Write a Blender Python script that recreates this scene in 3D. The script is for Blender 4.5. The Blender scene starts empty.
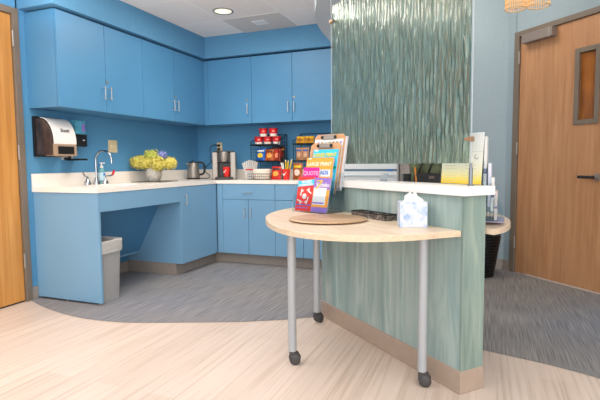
import bpy, bmesh, math, random
from mathutils import Vector, Matrix
random.seed(7)
sc = bpy.context.scene
COL = sc.collection
R = math.radians
PTH = -0.7291                      # direction of the half wall
DTH = R(-46.3)                     # direction of the right door wall
PORG = (3.1493, -2.7313, 0)
DORG = (3.525, -0.130, 0)

# ------------------------------------------------------------------ materials
def lin(c):
    c /= 255.0
    return c/12.92 if c <= .04045 else ((c+.055)/1.055)**2.4
def rgb(r, g, b): return (lin(r), lin(g), lin(b), 1)
MATS = {}
def mat(name, col, rough=.5, metal=0, noise=0, nscale=(8, 8, 8), bump=0, emit=0, trans=0, ior=1.45, alpha=1, spec=.5):
    if name in MATS: return MATS[name]
    m = bpy.data.materials.new(name); m.use_nodes = True
    nt = m.node_tree; b = nt.nodes['Principled BSDF']
    b.inputs['Base Color'].default_value = col
    b.inputs['Roughness'].default_value = rough
    b.inputs['Metallic'].default_value = metal
    b.inputs['IOR'].default_value = ior
    b.inputs['Transmission Weight'].default_value = trans
    b.inputs['Specular IOR Level'].default_value = spec
    b.inputs['Alpha'].default_value = alpha
    if emit:
        b.inputs['Emission Color'].default_value = col
        b.inputs['Emission Strength'].default_value = emit
    if noise or bump:
        tc = nt.nodes.new('ShaderNodeTexCoord'); mp = nt.nodes.new('ShaderNodeMapping')
        mp.inputs['Scale'].default_value = nscale
        n = nt.nodes.new('ShaderNodeTexNoise'); n.inputs['Scale'].default_value = 1; n.inputs['Detail'].default_value = 4
        nt.links.new(tc.outputs['Object'], mp.inputs['Vector']); nt.links.new(mp.outputs[0], n.inputs['Vector'])
        if noise:
            cr = nt.nodes.new('ShaderNodeValToRGB')
            lo = [max(0, c*(1-noise)) for c in col[:3]]+[1]; hi = [min(1, c*(1+noise)) for c in col[:3]]+[1]
            cr.color_ramp.elements[0].color = lo; cr.color_ramp.elements[1].color = hi
            cr.color_ramp.elements[0].position = .3; cr.color_ramp.elements[1].position = .7
            nt.links.new(n.outputs[0], cr.inputs[0]); nt.links.new(cr.outputs[0], b.inputs['Base Color'])
        if bump:
            bp = nt.nodes.new('ShaderNodeBump'); bp.inputs['Strength'].default_value = bump; bp.inputs['Distance'].default_value = .01
            nt.links.new(n.outputs[0], bp.inputs['Height']); nt.links.new(bp.outputs[0], b.inputs['Normal'])
    MATS[name] = m
    return m

def nodes(m): return m.node_tree.nodes, m.node_tree.links, m.node_tree.nodes['Principled BSDF']
def ramp(nt, stops):
    cr = nt.nodes.new('ShaderNodeValToRGB')
    e = cr.color_ramp.elements
    e[0].position, e[0].color = stops[0]; e[1].position, e[1].color = stops[-1]
    for p, c in stops[1:-1]:
        k = e.new(p); k.color = c
    return cr
def mix(nt, a, b, fac, mode='MIX'):
    n = nt.nodes.new('ShaderNodeMix'); n.data_type = 'RGBA'; n.blend_type = mode
    for s, v in ((n.inputs[0], fac), (n.inputs[6], a), (n.inputs[7], b)):
        if hasattr(v, 'links') or isinstance(v, bpy.types.NodeSocket): nt.links.new(v, s)
        else: s.default_value = v
    return n.outputs[2]
def noise_at(nt, scale, detail=4, loc=(0, 0, 0), rot=(0, 0, 0), dist=0):
    tc = nt.nodes.new('ShaderNodeTexCoord'); mp = nt.nodes.new('ShaderNodeMapping')
    mp.inputs['Scale'].default_value = scale; mp.inputs['Location'].default_value = loc; mp.inputs['Rotation'].default_value = rot
    n = nt.nodes.new('ShaderNodeTexNoise'); n.inputs['Scale'].default_value = 1; n.inputs['Detail'].default_value = detail
    n.inputs['Distortion'].default_value = dist
    nt.links.new(tc.outputs['Object'], mp.inputs[0]); nt.links.new(mp.outputs[0], n.inputs['Vector'])
    return n.outputs[0]

def wood(name, stops, scale, rough=.45, big=(0, 0, 0), bigamt=.35, dist=0.6, bump=.05):
    m = mat(name, (1, 1, 1, 1), rough); nt = m.node_tree; b = nt.nodes['Principled BSDF']
    f = noise_at(nt, scale, 6, dist=dist)
    cr = ramp(nt, stops); nt.links.new(f, cr.inputs[0])
    out = cr.outputs[0]
    if bigamt:
        g = noise_at(nt, big, 2); c2 = ramp(nt, [(.3, (1-bigamt,)*3+(1,)), (.7, (1, 1, 1, 1))]); nt.links.new(g, c2.inputs[0])
        out = mix(nt, out, c2.outputs[0], 1.0, 'MULTIPLY')
    nt.links.new(out, b.inputs['Base Color'])
    if bump:
        bp = nt.nodes.new('ShaderNodeBump'); bp.inputs['Strength'].default_value = bump; bp.inputs['Distance'].default_value = .005
        nt.links.new(f, bp.inputs['Height']); nt.links.new(bp.outputs[0], b.inputs['Normal'])
    return m

def brickwood(name, c1, c2, streak_lo, streak_hi, w, h, sscale, rough, samt=.5):
    m = mat(name, (1, 1, 1, 1), rough); nt = m.node_tree; b = nt.nodes['Principled BSDF']
    tc = nt.nodes.new('ShaderNodeTexCoord'); mp = nt.nodes.new('ShaderNodeMapping')
    mp.inputs['Rotation'].default_value = (0, 0, R(90))
    br = nt.nodes.new('ShaderNodeTexBrick'); br.inputs['Scale'].default_value = 1
    br.inputs['Color1'].default_value = c1; br.inputs['Color2'].default_value = c2
    br.inputs['Mortar'].default_value = [x*.93 for x in c1[:3]]+[1]
    br.inputs['Mortar Size'].default_value = .0012; br.inputs['Brick Width'].default_value = w; br.inputs['Row Height'].default_value = h
    br.offset = .37
    nt.links.new(tc.outputs['Object'], mp.inputs[0]); nt.links.new(mp.outputs[0], br.inputs['Vector'])
    f = noise_at(nt, sscale, 5)
    cr = ramp(nt, [(.3, streak_lo), (.5, (.95, .95, .95, 1)), (.72, streak_hi)]); nt.links.new(f, cr.inputs[0])
    out = mix(nt, br.outputs['Color'], cr.outputs[0], samt, 'MULTIPLY')
    nt.links.new(out, b.inputs['Base Color'])
    return m

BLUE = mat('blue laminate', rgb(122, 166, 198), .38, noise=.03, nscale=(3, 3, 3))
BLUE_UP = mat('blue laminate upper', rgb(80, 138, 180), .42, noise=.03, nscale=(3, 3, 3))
BLUE_DK = mat('blue cabinet gap', rgb(30, 70, 105), .6)
WALLB = mat('blue wall paint', rgb(84, 146, 188), .7, noise=.03, nscale=(40, 40, 40), bump=.02)
WALLR = mat('grey blue wall paint', rgb(150, 168, 178), .7, noise=.03, nscale=(40, 40, 40), bump=.02)
SOFF = mat('blue soffit paint', rgb(88, 144, 182), .7, noise=.03, nscale=(30, 30, 30))
BULK = mat('grey blue bulkhead paint', rgb(196, 207, 215), .75, noise=.02, nscale=(20, 20, 20))
WHITE = mat('white solid surface', rgb(240, 238, 236), .35)
CREAM = mat('cream solid surface', rgb(248, 240, 230), .3, noise=.03, nscale=(60, 60, 60))
BASEV = mat('taupe vinyl base', rgb(172, 152, 136), .5, noise=.04, nscale=(20, 20, 20))
BASEG = mat('grey vinyl base', rgb(150, 140, 132), .5, noise=.04, nscale=(20, 20, 20))
FRAME = mat('taupe painted door frame', rgb(120, 108, 96), .5, noise=.03, nscale=(10, 10, 10))
STEEL = mat('brushed steel', rgb(158, 151, 144), .42, .6, noise=.06, nscale=(3, 3, 80))
CHROME = mat('chrome', rgb(188, 190, 196), .16, 1)
SILVER = mat('silver paint', rgb(170, 174, 178), .38, .2, noise=.02, nscale=(20, 20, 20))
HANDLE = mat('satin handle', rgb(178, 184, 190), .35, .6)
BLACK = mat('black plastic', rgb(24, 24, 26), .35, noise=.05, nscale=(30, 30, 30))
WIRE = mat('black wire', rgb(16, 18, 22), .4, .2)
RUBBER = mat('dark rubber caster', rgb(66, 64, 64), .5, noise=.08, nscale=(60, 60, 60))
RED = mat('red print', rgb(206, 30, 36), .45)
PAPER = mat('white paper', rgb(232, 231, 228), .7)
CLEAR = mat('clear acrylic', rgb(235, 242, 246), .06, trans=1, ior=1.12)
BRASS = mat('brass lock', rgb(214, 180, 110), .3, .8)
GREYPL = mat('grey bin plastic', rgb(158, 158, 158), .5, noise=.04, nscale=(40, 40, 40))
CLOSER = mat('bronze grey closer', rgb(140, 128, 122), .4, .3)
KRAFT = wood('hardboard', [(.3, rgb(190, 138, 98)), (.7, rgb(214, 168, 126))], (60, 60, 60), .6, bigamt=0, bump=0)
CY, YE, OR, PK, PU = [mat(n, c, .4) for n, c in (('cyan print', rgb(62, 196, 236)), ('yellow print', rgb(236, 200, 40)), ('orange print', rgb(248, 164, 64)), ('magenta print', rgb(236, 34, 150)), ('purple print', rgb(150, 116, 200)))]
TOMATO = mat('tomato red print', rgb(234, 64, 58), .4)
GREENP = mat('green print', rgb(30, 150, 110), .4)
BLUEP = mat('blue print', rgb(34, 116, 208), .4)
INK = mat('dark ink', rgb(40, 40, 46), .6)
FAINT = mat('faint grey ink', rgb(206, 202, 172), .7)
MAPLE = wood('maple laminate', [(.3, rgb(224, 200, 174)), (.5, rgb(234, 212, 188)), (.7, rgb(240, 222, 200))], (4, 40, 40), .35, big=(2, 6, 2), bigamt=.05, bump=0)
MAPLE_EDGE = wood('maple edge', [(.3, rgb(204, 180, 152)), (.7, rgb(226, 204, 176))], (30, 30, 120), .45, bigamt=0, bump=0)
PLATE = None
OAK_WARM = wood('oak veneer warm light', [(.25, rgb(188, 126, 60)), (.5, rgb(206, 146, 76)), (.75, rgb(218, 162, 94))], (40, 40, 1.6), .4, big=(6, 6, .5), bigamt=.14)  # same veneer as the right door, with warmer light painted into its colour
OAK_R = wood('oak door veneer', [(.25, rgb(172, 122, 84)), (.5, rgb(188, 138, 98)), (.75, rgb(200, 151, 111))], (24, 24, 1.5), .45, big=(5, 5, .4), bigamt=.1, dist=1.0)
TEAL = wood('teal stained plank', [(.2, rgb(124, 150, 149)), (.42, rgb(152, 176, 173)), (.6, rgb(172, 191, 186)), (.85, rgb(210, 217, 208))], (15, 15, 1.5), .4, big=(9, 9, .25), bigamt=.24, dist=1.6, bump=.08)
TEAL_E = wood('teal stained end panel', [(.22, rgb(108, 130, 124)), (.5, rgb(138, 158, 149)), (.8, rgb(166, 181, 168))], (18, 18, 1.8), .45, big=(8, 8, .4), bigamt=.2, dist=1.6, bump=.08)
FLOORM = brickwood('pale plank floor', rgb(225, 208, 196), rgb(214, 196, 183), (.76, .72, .68, 1), (1, 1, 1, 1), 1.22, .152, (60, 1.3, 1), .42, .95)
def streak_carpet():
    m = mat('streaked grey carpet', (1, 1, 1, 1), .85, spec=.25); nt = m.node_tree; b = nt.nodes['Principled BSDF']
    f = noise_at(nt, (190, 3.5, 1), 4)
    cr = ramp(nt, [(.3, rgb(112, 112, 116)), (.5, rgb(139, 138, 140)), (.7, rgb(164, 162, 161))]); nt.links.new(f, cr.inputs[0])
    g = noise_at(nt, (.8, .8, 1), 1); c2 = ramp(nt, [(.35, (.86, .9, 1, 1)), (.65, (1, .97, .94, 1))]); nt.links.new(g, c2.inputs[0])
    nt.links.new(mix(nt, cr.outputs[0], c2.outputs[0], 1, 'MULTIPLY'), b.inputs['Base Color'])
    return m
CARPET = streak_carpet()
def tile_ceiling():
    m = mat('ceiling tile', rgb(226, 216, 208), .9); nt = m.node_tree; b = nt.nodes['Principled BSDF']
    tc = nt.nodes.new('ShaderNodeTexCoord'); mp = nt.nodes.new('ShaderNodeMapping'); mp.inputs['Location'].default_value = (-.845+6.1, .835+6.1, 0)
    br = nt.nodes.new('ShaderNodeTexBrick'); br.inputs['Scale'].default_value = 1; br.offset = 0
    br.inputs['Brick Width'].default_value = .61; br.inputs['Row Height'].default_value = .61; br.inputs['Mortar Size'].default_value = .008
    br.inputs['Color1'].default_value = rgb(246, 240, 236); br.inputs['Color2'].default_value = rgb(243, 236, 231); br.inputs['Mortar'].default_value = rgb(250, 248, 244)
    nt.links.new(tc.outputs['Object'], mp.inputs[0]); nt.links.new(mp.outputs[0], br.inputs['Vector'])
    f = noise_at(nt, (160, 160, 160), 3); c = ramp(nt, [(.3, (.93, .93, .93, 1)), (.6, (1, 1, 1, 1))]); nt.links.new(f, c.inputs[0])
    nt.links.new(mix(nt, br.outputs['Color'], c.outputs[0], 1, 'MULTIPLY'), b.inputs['Base Color'])
    return m
CEIL = tile_ceiling()
def ripple_glass():
    m = bpy.data.materials.new('rippled green glass'); m.use_nodes = True; nt = m.node_tree
    b = nt.nodes['Principled BSDF']; out = nt.nodes['Material Output']
    b.inputs['Base Color'].default_value = rgb(206, 226, 214); b.inputs['Roughness'].default_value = .2
    b.inputs['Transmission Weight'].default_value = 1; b.inputs['IOR'].default_value = 1.22
    d = nt.nodes.new('ShaderNodeBsdfPrincipled'); d.inputs['Base Color'].default_value = rgb(120, 156, 142); d.inputs['Roughness'].default_value = .22
    tc = nt.nodes.new('ShaderNodeTexCoord'); mp = nt.nodes.new('ShaderNodeMapping'); mp.inputs['Scale'].default_value = (1, 1, .22)
    wv = nt.nodes.new('ShaderNodeTexWave'); wv.inputs['Scale'].default_value = 11.5; wv.inputs['Distortion'].default_value = 4.5
    wv.inputs['Detail'].default_value = 1; wv.inputs['Detail Scale'].default_value = 3.2
    nt.links.new(tc.outputs['Object'], mp.inputs[0]); nt.links.new(mp.outputs[0], wv.inputs['Vector'])
    f = wv.outputs['Fac']
    bp = nt.nodes.new('ShaderNodeBump'); bp.inputs['Strength'].default_value = 1; bp.inputs['Distance'].default_value = .012
    nt.links.new(f, bp.inputs['Height'])
    nt.links.new(bp.outputs[0], b.inputs['Normal']); nt.links.new(bp.outputs[0], d.inputs['Normal'])
    cr = ramp(nt, [(.1, rgb(104, 132, 122)), (.6, rgb(134, 164, 150)), (.92, rgb(192, 208, 192))]); nt.links.new(f, cr.inputs[0]); nt.links.new(cr.outputs[0], d.inputs['Base Color'])
    mx = nt.nodes.new('ShaderNodeMixShader'); mx.inputs[0].default_value = .26
    nt.links.new(b.outputs[0], mx.inputs[1]); nt.links.new(d.outputs[0], mx.inputs[2]); nt.links.new(mx.outputs[0], out.inputs[0])
    return m
RIPPLE = ripple_glass()
def sign_mat():
    m = mat('white to yellow print', (1, 1, 1, 1), .35); nt = m.node_tree; b = nt.nodes['Principled BSDF']
    tc = nt.nodes.new('ShaderNodeTexCoord'); s = nt.nodes.new('ShaderNodeSeparateXYZ')
    nt.links.new(tc.outputs['Generated'], s.inputs[0])
    cr = ramp(nt, [(0, rgb(236, 200, 50)), (.1, rgb(238, 216, 110)), (.24, rgb(240, 234, 190)), (.42, rgb(242, 241, 228)), (1, rgb(240, 241, 244))])
    nt.links.new(s.outputs['Z'], cr.inputs[0]); nt.links.new(cr.outputs[0], b.inputs['Base Color'])
    return m
SIGN = sign_mat()
def concentric():
    m = mat('turned wood rings', (1, 1, 1, 1), .32); nt = m.node_tree; b = nt.nodes['Principled BSDF']
    f = noise_at(nt, (4, 60, 4), 5); cr = ramp(nt, [(.3, rgb(186, 150, 116)), (.7, rgb(214, 180, 146))]); nt.links.new(f, cr.inputs[0])
    nt.links.new(cr.outputs[0], b.inputs['Base Color']); b.inputs['Anisotropic'].default_value = .8; b.inputs['Metallic'].default_value = .25
    return m
RINGS = concentric()
def tissue_print():
    m = mat('watercolour tissue box print', (1, 1, 1, 1), .5); nt = m.node_tree; b = nt.nodes['Principled BSDF']
    f = noise_at(nt, (22, 22, 22), 3, dist=1); cr = ramp(nt, [(.32, rgb(138, 168, 208)), (.44, rgb(186, 200, 222)), (.56, rgb(206, 211, 220)), (.72, rgb(194, 212, 210))]); nt.links.new(f, cr.inputs[0])
    nt.links.new(cr.outputs[0], b.inputs['Base Color']); return m
TISSUEP = tissue_print()

# ------------------------------------------------------------------ mesh builder
class M:
    def __init__(s): s.bm = bmesh.new()
    def box(s, x0, x1, y0, y1, z0, z1, T=None, bev=0):
        r = bmesh.ops.create_cube(s.bm, size=1)
        vs = r['verts']
        for v in vs:
            v.co = Vector(((x0+x1)/2+v.co.x*(x1-x0), (y0+y1)/2+v.co.y*(y1-y0), (z0+z1)/2+v.co.z*(z1-z0)))
        if bev:
            es = list({e for v in vs for e in v.link_edges})
            rr = bmesh.ops.bevel(s.bm, geom=es, offset=bev, segments=2, affect='EDGES', profile=.6)
            vs = list({v for f in rr['faces'] for v in f.verts} | {v for v in vs if v.is_valid})
        if T is not None:
            for v in vs: v.co = T @ v.co
        return s
    def tube(s, pts, r, n=10, caps=True, closed=False):
        pts = [Vector(p) for p in pts]; rs = r if isinstance(r, (list, tuple)) else [r]*len(pts)
        rings = []; up = None
        k = len(pts)
        for i, p in enumerate(pts):
            a = pts[(i-1) % k] if (i > 0 or closed) else p; c = pts[(i+1) % k] if (i < k-1 or closed) else p
            t = (c-a).normalized()
            if up is None:
                up = Vector((0, 0, 1)) if abs(t.z) < .9 else Vector((1, 0, 0))
            u = (up-t*up.dot(t))
            if u.length < 1e-5: u = t.orthogonal()
            u.normalize(); w = t.cross(u); up = u
            rings.append([s.bm.verts.new(p+(u*math.cos(2*math.pi*j/n)+w*math.sin(2*math.pi*j/n))*rs[i]) for j in range(n)])
        m = k if closed else k-1
        for i in range(m):
            A, B = rings[i], rings[(i+1) % k]
            for j in range(n): s.bm.faces.new((A[j], A[(j+1) % n], B[(j+1) % n], B[j]))
        if caps and not closed:
            s.bm.faces.new(rings[0][::-1]); s.bm.faces.new(rings[-1])
        return s
    def lathe(s, prof, c=(0, 0, 0), n=28, sx=1, sy=1, T=None):
        rings = []
        new = []
        for r, z in prof:
            if r < 1e-6:
                v = s.bm.verts.new((c[0], c[1], c[2]+z)); rings.append([v]); new.append(v)
            else:
                ring = [s.bm.verts.new((c[0]+r*sx*math.cos(2*math.pi*j/n), c[1]+r*sy*math.sin(2*math.pi*j/n), c[2]+z)) for j in range(n)]
                rings.append(ring); new += ring
        for A, B in zip(rings, rings[1:]):
            for j in range(n):
                if len(A) == 1 and len(B) == 1: continue
                if len(A) == 1: s.bm.faces.new((A[0], B[j], B[(j+1) % n]))
                elif len(B) == 1: s.bm.faces.new((A[j], A[(j+1) % n], B[0]))
                else: s.bm.faces.new((A[j], A[(j+1) % n], B[(j+1) % n], B[j]))
        if T is not None:
            for v in new: v.co = T @ v.co
        return s
    def prism(s, poly, z0, z1, T=None):
        a = [s.bm.verts.new((x, y, z0)) for x, y in poly]; b = [s.bm.verts.new((x, y, z1)) for x, y in poly]
        n = len(poly)
        s.bm.faces.new(a[::-1]); s.bm.faces.new(b)
        for i in range(n): s.bm.faces.new((a[i], a[(i+1) % n], b[(i+1) % n], b[i]))
        if T is not None:
            for v in a+b: v.co = T @ v.co
        return s
    def quad(s, *p):
        s.bm.faces.new([s.bm.verts.new(q) for q in p]); return s
    def grid(s, fn, nu, nv, closeu=False):
        V = [[s.bm.verts.new(fn(i/nu, j/nv)) for j in range(nv+1)] for i in range(nu+(0 if closeu else 1))]
        k = len(V)
        for i in range(nu):
            A = V[i]; B = V[(i+1) % k]
            for j in range(nv): s.bm.faces.new((A[j], B[j], B[j+1], A[j+1]))
        return s
    def sphere(s, c, r, n=12, sz=1, sx=1, sy=1):
        prof = [(r*math.sin(math.pi*i/n), -r*sz*math.cos(math.pi*i/n)) for i in range(n+1)]
        prof[0] = (0, -r*sz); prof[-1] = (0, r*sz)
        return s.lathe(prof, c, 2*n, sx, sy)
    def build(s, name, m, parent=None, smooth=False, local=False, bevel=0, solid=0, kind=None):
        bmesh.ops.recalc_face_normals(s.bm, faces=s.bm.faces[:])
        if parent is not None and not local:
            inv = (Matrix.Translation(parent.location) @ Matrix.Rotation(parent.rotation_euler.z, 4, 'Z')).inverted() if parent.parent is None else (Matrix.Translation(parent.parent.location) @ Matrix.Rotation(parent.parent.rotation_euler.z, 4, 'Z')).inverted()
            s.bm.transform(inv)
        me = bpy.data.meshes.new(name); s.bm.to_mesh(me); s.bm.free()
        o = bpy.data.objects.new(name, me); COL.objects.link(o)
        me.materials.append(m)
        if parent is not None: o.parent = parent
        if smooth:
            for p in me.polygons: p.use_smooth = True
        if bevel:
            b = o.modifiers.new('b', 'BEVEL'); b.width = bevel; b.segments = 2; b.limit_method = 'ANGLE'; b.angle_limit = R(40)
        if smooth:
            try:
                e = o.modifiers.new('e', 'EDGE_SPLIT'); e.split_angle = R(42)
            except Exception: pass
        if kind: o['kind'] = kind
        return o

def thing(name, label, cat, loc=(0, 0, 0), rotz=0, group=None):
    o = bpy.data.objects.new(name, None); COL.objects.link(o)
    o.empty_display_size = .05
    o.location = loc; o.rotation_euler = (0, 0, rotz); o['label'] = label; o['category'] = cat
    if group: o['group'] = group
    return o
def tag(o, label, cat, group=None):
    o['label'] = label; o['category'] = cat
    if group: o['group'] = group
    return o
def struct(o): o['kind'] = 'structure'; return o
def dup(root, loc, rotz=None, label=None):
    r = root.copy(); COL.objects.link(r); r.location = loc
    if rotz is not None: r.rotation_euler = (0, 0, rotz)
    if label: r['label'] = label
    for ch in list(root.children):
        c = ch.copy(); COL.objects.link(c); c.parent = r
        for g in list(ch.children):
            d = g.copy(); COL.objects.link(d); d.parent = c
    return r
def text(name, s, size, m, parent, T, ext=.0006, bold=0, shear=0):
    cu = bpy.data.curves.new(name, 'FONT'); cu.body = s; cu.size = size; cu.extrude = ext; cu.align_x = 'CENTER'; cu.align_y = 'CENTER'; cu.offset = bold; cu.shear = shear
    t = bpy.data.objects.new('t', cu); COL.objects.link(t)
    bpy.context.view_layer.update()
    me = bpy.data.meshes.new_from_object(t.evaluated_get(bpy.context.evaluated_depsgraph_get()))
    bpy.data.objects.remove(t); bpy.data.curves.remove(cu)
    me.transform(T); me.materials.clear(); me.materials.append(m); me.name = name
    o = bpy.data.objects.new(name, me); COL.objects.link(o); o.parent = parent
    return o
def catmull(pts, n=8, closed=False):
    P = [Vector(p) for p in pts]; out = []; k = len(P)
    rng = range(k if closed else k-1)
    for i in rng:
        p0 = P[(i-1) % k] if (closed or i > 0) else P[i]; p1 = P[i]; p2 = P[(i+1) % k]; p3 = P[(i+2) % k] if (closed or i < k-2) else p2
        for j in range(n):
            t = j/n
            out.append(.5*((2*p1)+(-p0+p2)*t+(2*p0-5*p1+4*p2-p3)*t*t+(-p0+3*p1-3*p2+p3)*t**3))
    if not closed: out.append(P[-1])
    return out

# ------------------------------------------------------------------ setting
ZC = 2.406; ZH = 2.78
f = struct(M().box(-.15, 8.2, -7.6, .2, -.06, 0).build('floor', FLOORM))
arc_l = [(.0, -2.325), (.22, -2.41), (.477, -2.48), (.63, -2.505), (.786, -2.515), (1.02, -2.492), (1.213, -2.434), (1.516, -2.315), (1.761, -2.215), (2.018, -2.074), (2.157, -1.975), (2.30, -1.90)]
arc_r = [(3.10, -2.15), (3.245, -2.171), (3.325, -2.193), (3.421, -2.22), (3.535, -2.251), (3.641, -2.292), (3.757, -2.347), (4.0, -2.50), (4.4, -2.85), (5.2, -3.7)]
ca = [tuple(p) for p in catmull([(x, y, 0) for x, y in arc_l], 6)]; cb = [tuple(p) for p in catmull([(x, y, 0) for x, y in arc_r], 6)]
poly = [(0, 0)]+[(p[0], p[1]) for p in ca]+[(p[0], p[1]) for p in cb]+[(6.6, -3.35), (3.41, -.02), (3.39, 0)]
cm = M(); cm.bm.faces.new([cm.bm.verts.new((x, y, .002)) for x, y in poly]); bmesh.ops.triangulate(cm.bm, faces=cm.bm.faces[:])
struct(cm.build('floor_carpet', CARPET))

yf = -2.313; yj = -2.362; yl = -3.272
struct(M().box(-.14, 0, yf-.01, .14, 0, ZH).box(-.14, 0, yl-.06, yf, 2.175, ZH).box(-.14, 0, -7.6, yl-.05, 0, ZH).build('wall_left', WALLB))
struct(M().box(0, 3.43, 0, .14, 0, ZH).build('wall_back', WALLB))
# grey-blue half of the back wall, beyond the kitchen
struct(M().box(1.9+.5, 3.42, -.004, .01, 0, ZH).build('wall_back_reception', WALLR))
DM = Matrix.Translation(DORG) @ Matrix.Rotation(DTH, 4, 'Z')      # door wall frame: x along, y into the wall
t0, t1, tl0, tl1, zf, zl = -.09, .935, -.036, .88, 2.192, 2.147
def onD(m, *a, **k): return m.box(*a, T=DM, **k)
w = M(); onD(w, -.20, t0+.01, 0, .14, 0, ZH); onD(w, t0, t1, 0, .14, zf-.01, ZH); onD(w, t1-.01, 5.0, 0, .14, 0, ZH)
struct(w.build('wall_right', WALLR))
# ceilings: dropped tile field over the kitchen, higher plain ceiling beyond the bulkhead
struct(M().box(-.1, 2.1, -7.6, .05, ZC, ZC+.03).build('ceiling', CEIL))
struct(M().box(2.0, 8.2, -7.6, .2, ZH, ZH+.04).build('ceiling_high', mat('plain ceiling', rgb(225, 222, 218), .9, noise=.02, nscale=(9, 9, 9))))
s = M()
s.prism([(0, 0), (0, -2.31), (.353, -2.31), (.353, -.353), (2.3, -.353), (2.3, 0)], 2.18, ZC+.02)
struct(s.build('soffit', SOFF))
bl = catmull([(2.46, -2.5, 0), (2.26, -2.05, 0), (2.10, -1.647, 0), (1.982, -1.345, 0), (1.915, -1.05, 0), (1.877, -.73, 0), (1.862, -.5, 0), (1.864, -.358, 0)], 6)
bpoly = [(p.x, p.y) for p in bl]+[(2.36, -.358), (2.36, -.05), (2.42, -.05), (2.5, -1.0), (2.72, -2.0), (2.8, -2.5)]
struct(M().prism(bpoly, 2.155, ZH).build('ceiling_bulkhead', BULK, smooth=True))
# ceiling infill strip beside the bulkhead keeps the two heights closed
struct(M().box(2.05, 2.1, -7.6, -2.3, ZC, ZH).build('ceiling_fascia', BULK))

# baseboards
struct(M().box(0, .012, yf, -2.262, 0, .1).build('baseboard_left', BASEG))
b = M(); b.box(2.62, 3.40, -.014, 0, .0, .1)
struct(b.build('baseboard_back', BASEG))
b = M(); onD(b, -.17, t0, -.014, 0, 0, .1); onD(b, t1, 4.9, -.014, 0, 0, .1)
struct(b.build('baseboard_right', BASEG))

# doors
def hinge(m, T, x, y, z):
    m.tube([T @ Vector((x, y, z-.055)), T @ Vector((x, y, z+.055))], .008, 10)
    return m
d1 = thing('door_1', 'oak veneer door with painted-in warm light, in taupe frame at the left edge beside the sink counter', 'door', (0, yj, 0)); d1['kind'] = 'structure'
fr = M().box(-.13, .016, yj, yf, 0, 2.178).box(-.13, .016, yl-.05, yl, 0, 2.178).box(-.13, .016, yl, yj, 2.13, 2.178)
fr.build('frame', FRAME, d1, bevel=.003)
M().box(-.05, -.004, yl+.003, yj-.004, .012, 2.126).build('leaf', OAK_WARM, d1, bevel=.002)
M().box(-.05, -.012, yl+.003, yj-.004, .0, .012).build('sill_gap', BLACK, d1)
for z in (1.955, .315, 1.13):
    hinge(M(), Matrix.Identity(4), .012, yj-.002, z).build('hinge', STEEL, d1, smooth=True)
d2 = thing('door_2', 'oak veneer door with a narrow vision panel in the right wall', 'door', DORG, DTH); d2['kind'] = 'structure'
L = dict(local=True)
M().box(t0, tl0, -.016, .13, 0, zf).box(tl1, t1, -.016, .13, 0, zf).box(tl0, tl1, -.016, .13, zl, zf).build('frame', FRAME, d2, local=True, bevel=.003)
wx0, wx1, wz0, wz1 = .552, .688, 1.355, 1.878
leaf = M()
for a in ((tl0+.004, wx0, .012, zl-.003), (wx1, tl1-.004, .012, zl-.003), (wx0, wx1, .012, wz0), (wx0, wx1, wz1, zl-.003)):
    leaf.box(a[0], a[1], .004, .05, a[2], a[3])
leaf.build('leaf', OAK_R, d2, local=True)
vf = M(); e = .038
vf.box(wx0-e, wx0, -.008, .052, wz0-e, wz1+e).box(wx1, wx1+e, -.008, .052, wz0-e, wz1+e).box(wx0, wx1, -.008, .052, wz0-e, wz0).box(wx0, wx1, -.008, .052, wz1, wz1+e)
vp = vf.build('vision_panel_frame', FRAME, d2, local=True, bevel=.003)
M().box(wx0, wx1, .022, .03, wz0, wz1).build('glass_pane', mat('amber brown glass', rgb(150, 92, 40), .12, noise=.35, nscale=(9, 9, 3)), vp, local=True)  # opaque pane, mottled amber brown
for z in (1.962, .285, 1.15):
    M().tube([(tl0+.0, -.012, z-.055), (tl0+.0, -.012, z+.055)], .008, 10).build('hinge', STEEL, d2, local=True, smooth=True)
h = M(); h.lathe([(0, 0), (.028, 0), (.028, .012), (0, .014)], T=Matrix.Translation((.74, -.008, .905)) @ Matrix.Rotation(R(90), 4, 'X'), n=20)
h.tube([(.74, -.01, .905), (.74, -.055, .905)], .011, 10)
h.build('lever_rose', STEEL, d2, local=True, smooth=True)
M().box(.615, .75, -.068, -.05, .893, .917, bev=.005).build('lever_handle', mat('dark lever', rgb(74, 70, 70), .3, .8), d2, local=True)
c = M(); c.box(.03, .34, -.062, 0, 2.062, 2.138, bev=.004); cl = c.build('closer_cover', CLOSER, d2, local=True)
M().box(.302, .318, -.0635, -.002, 2.061, 2.139).build('closer_band', STEEL, cl, local=True)

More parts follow.
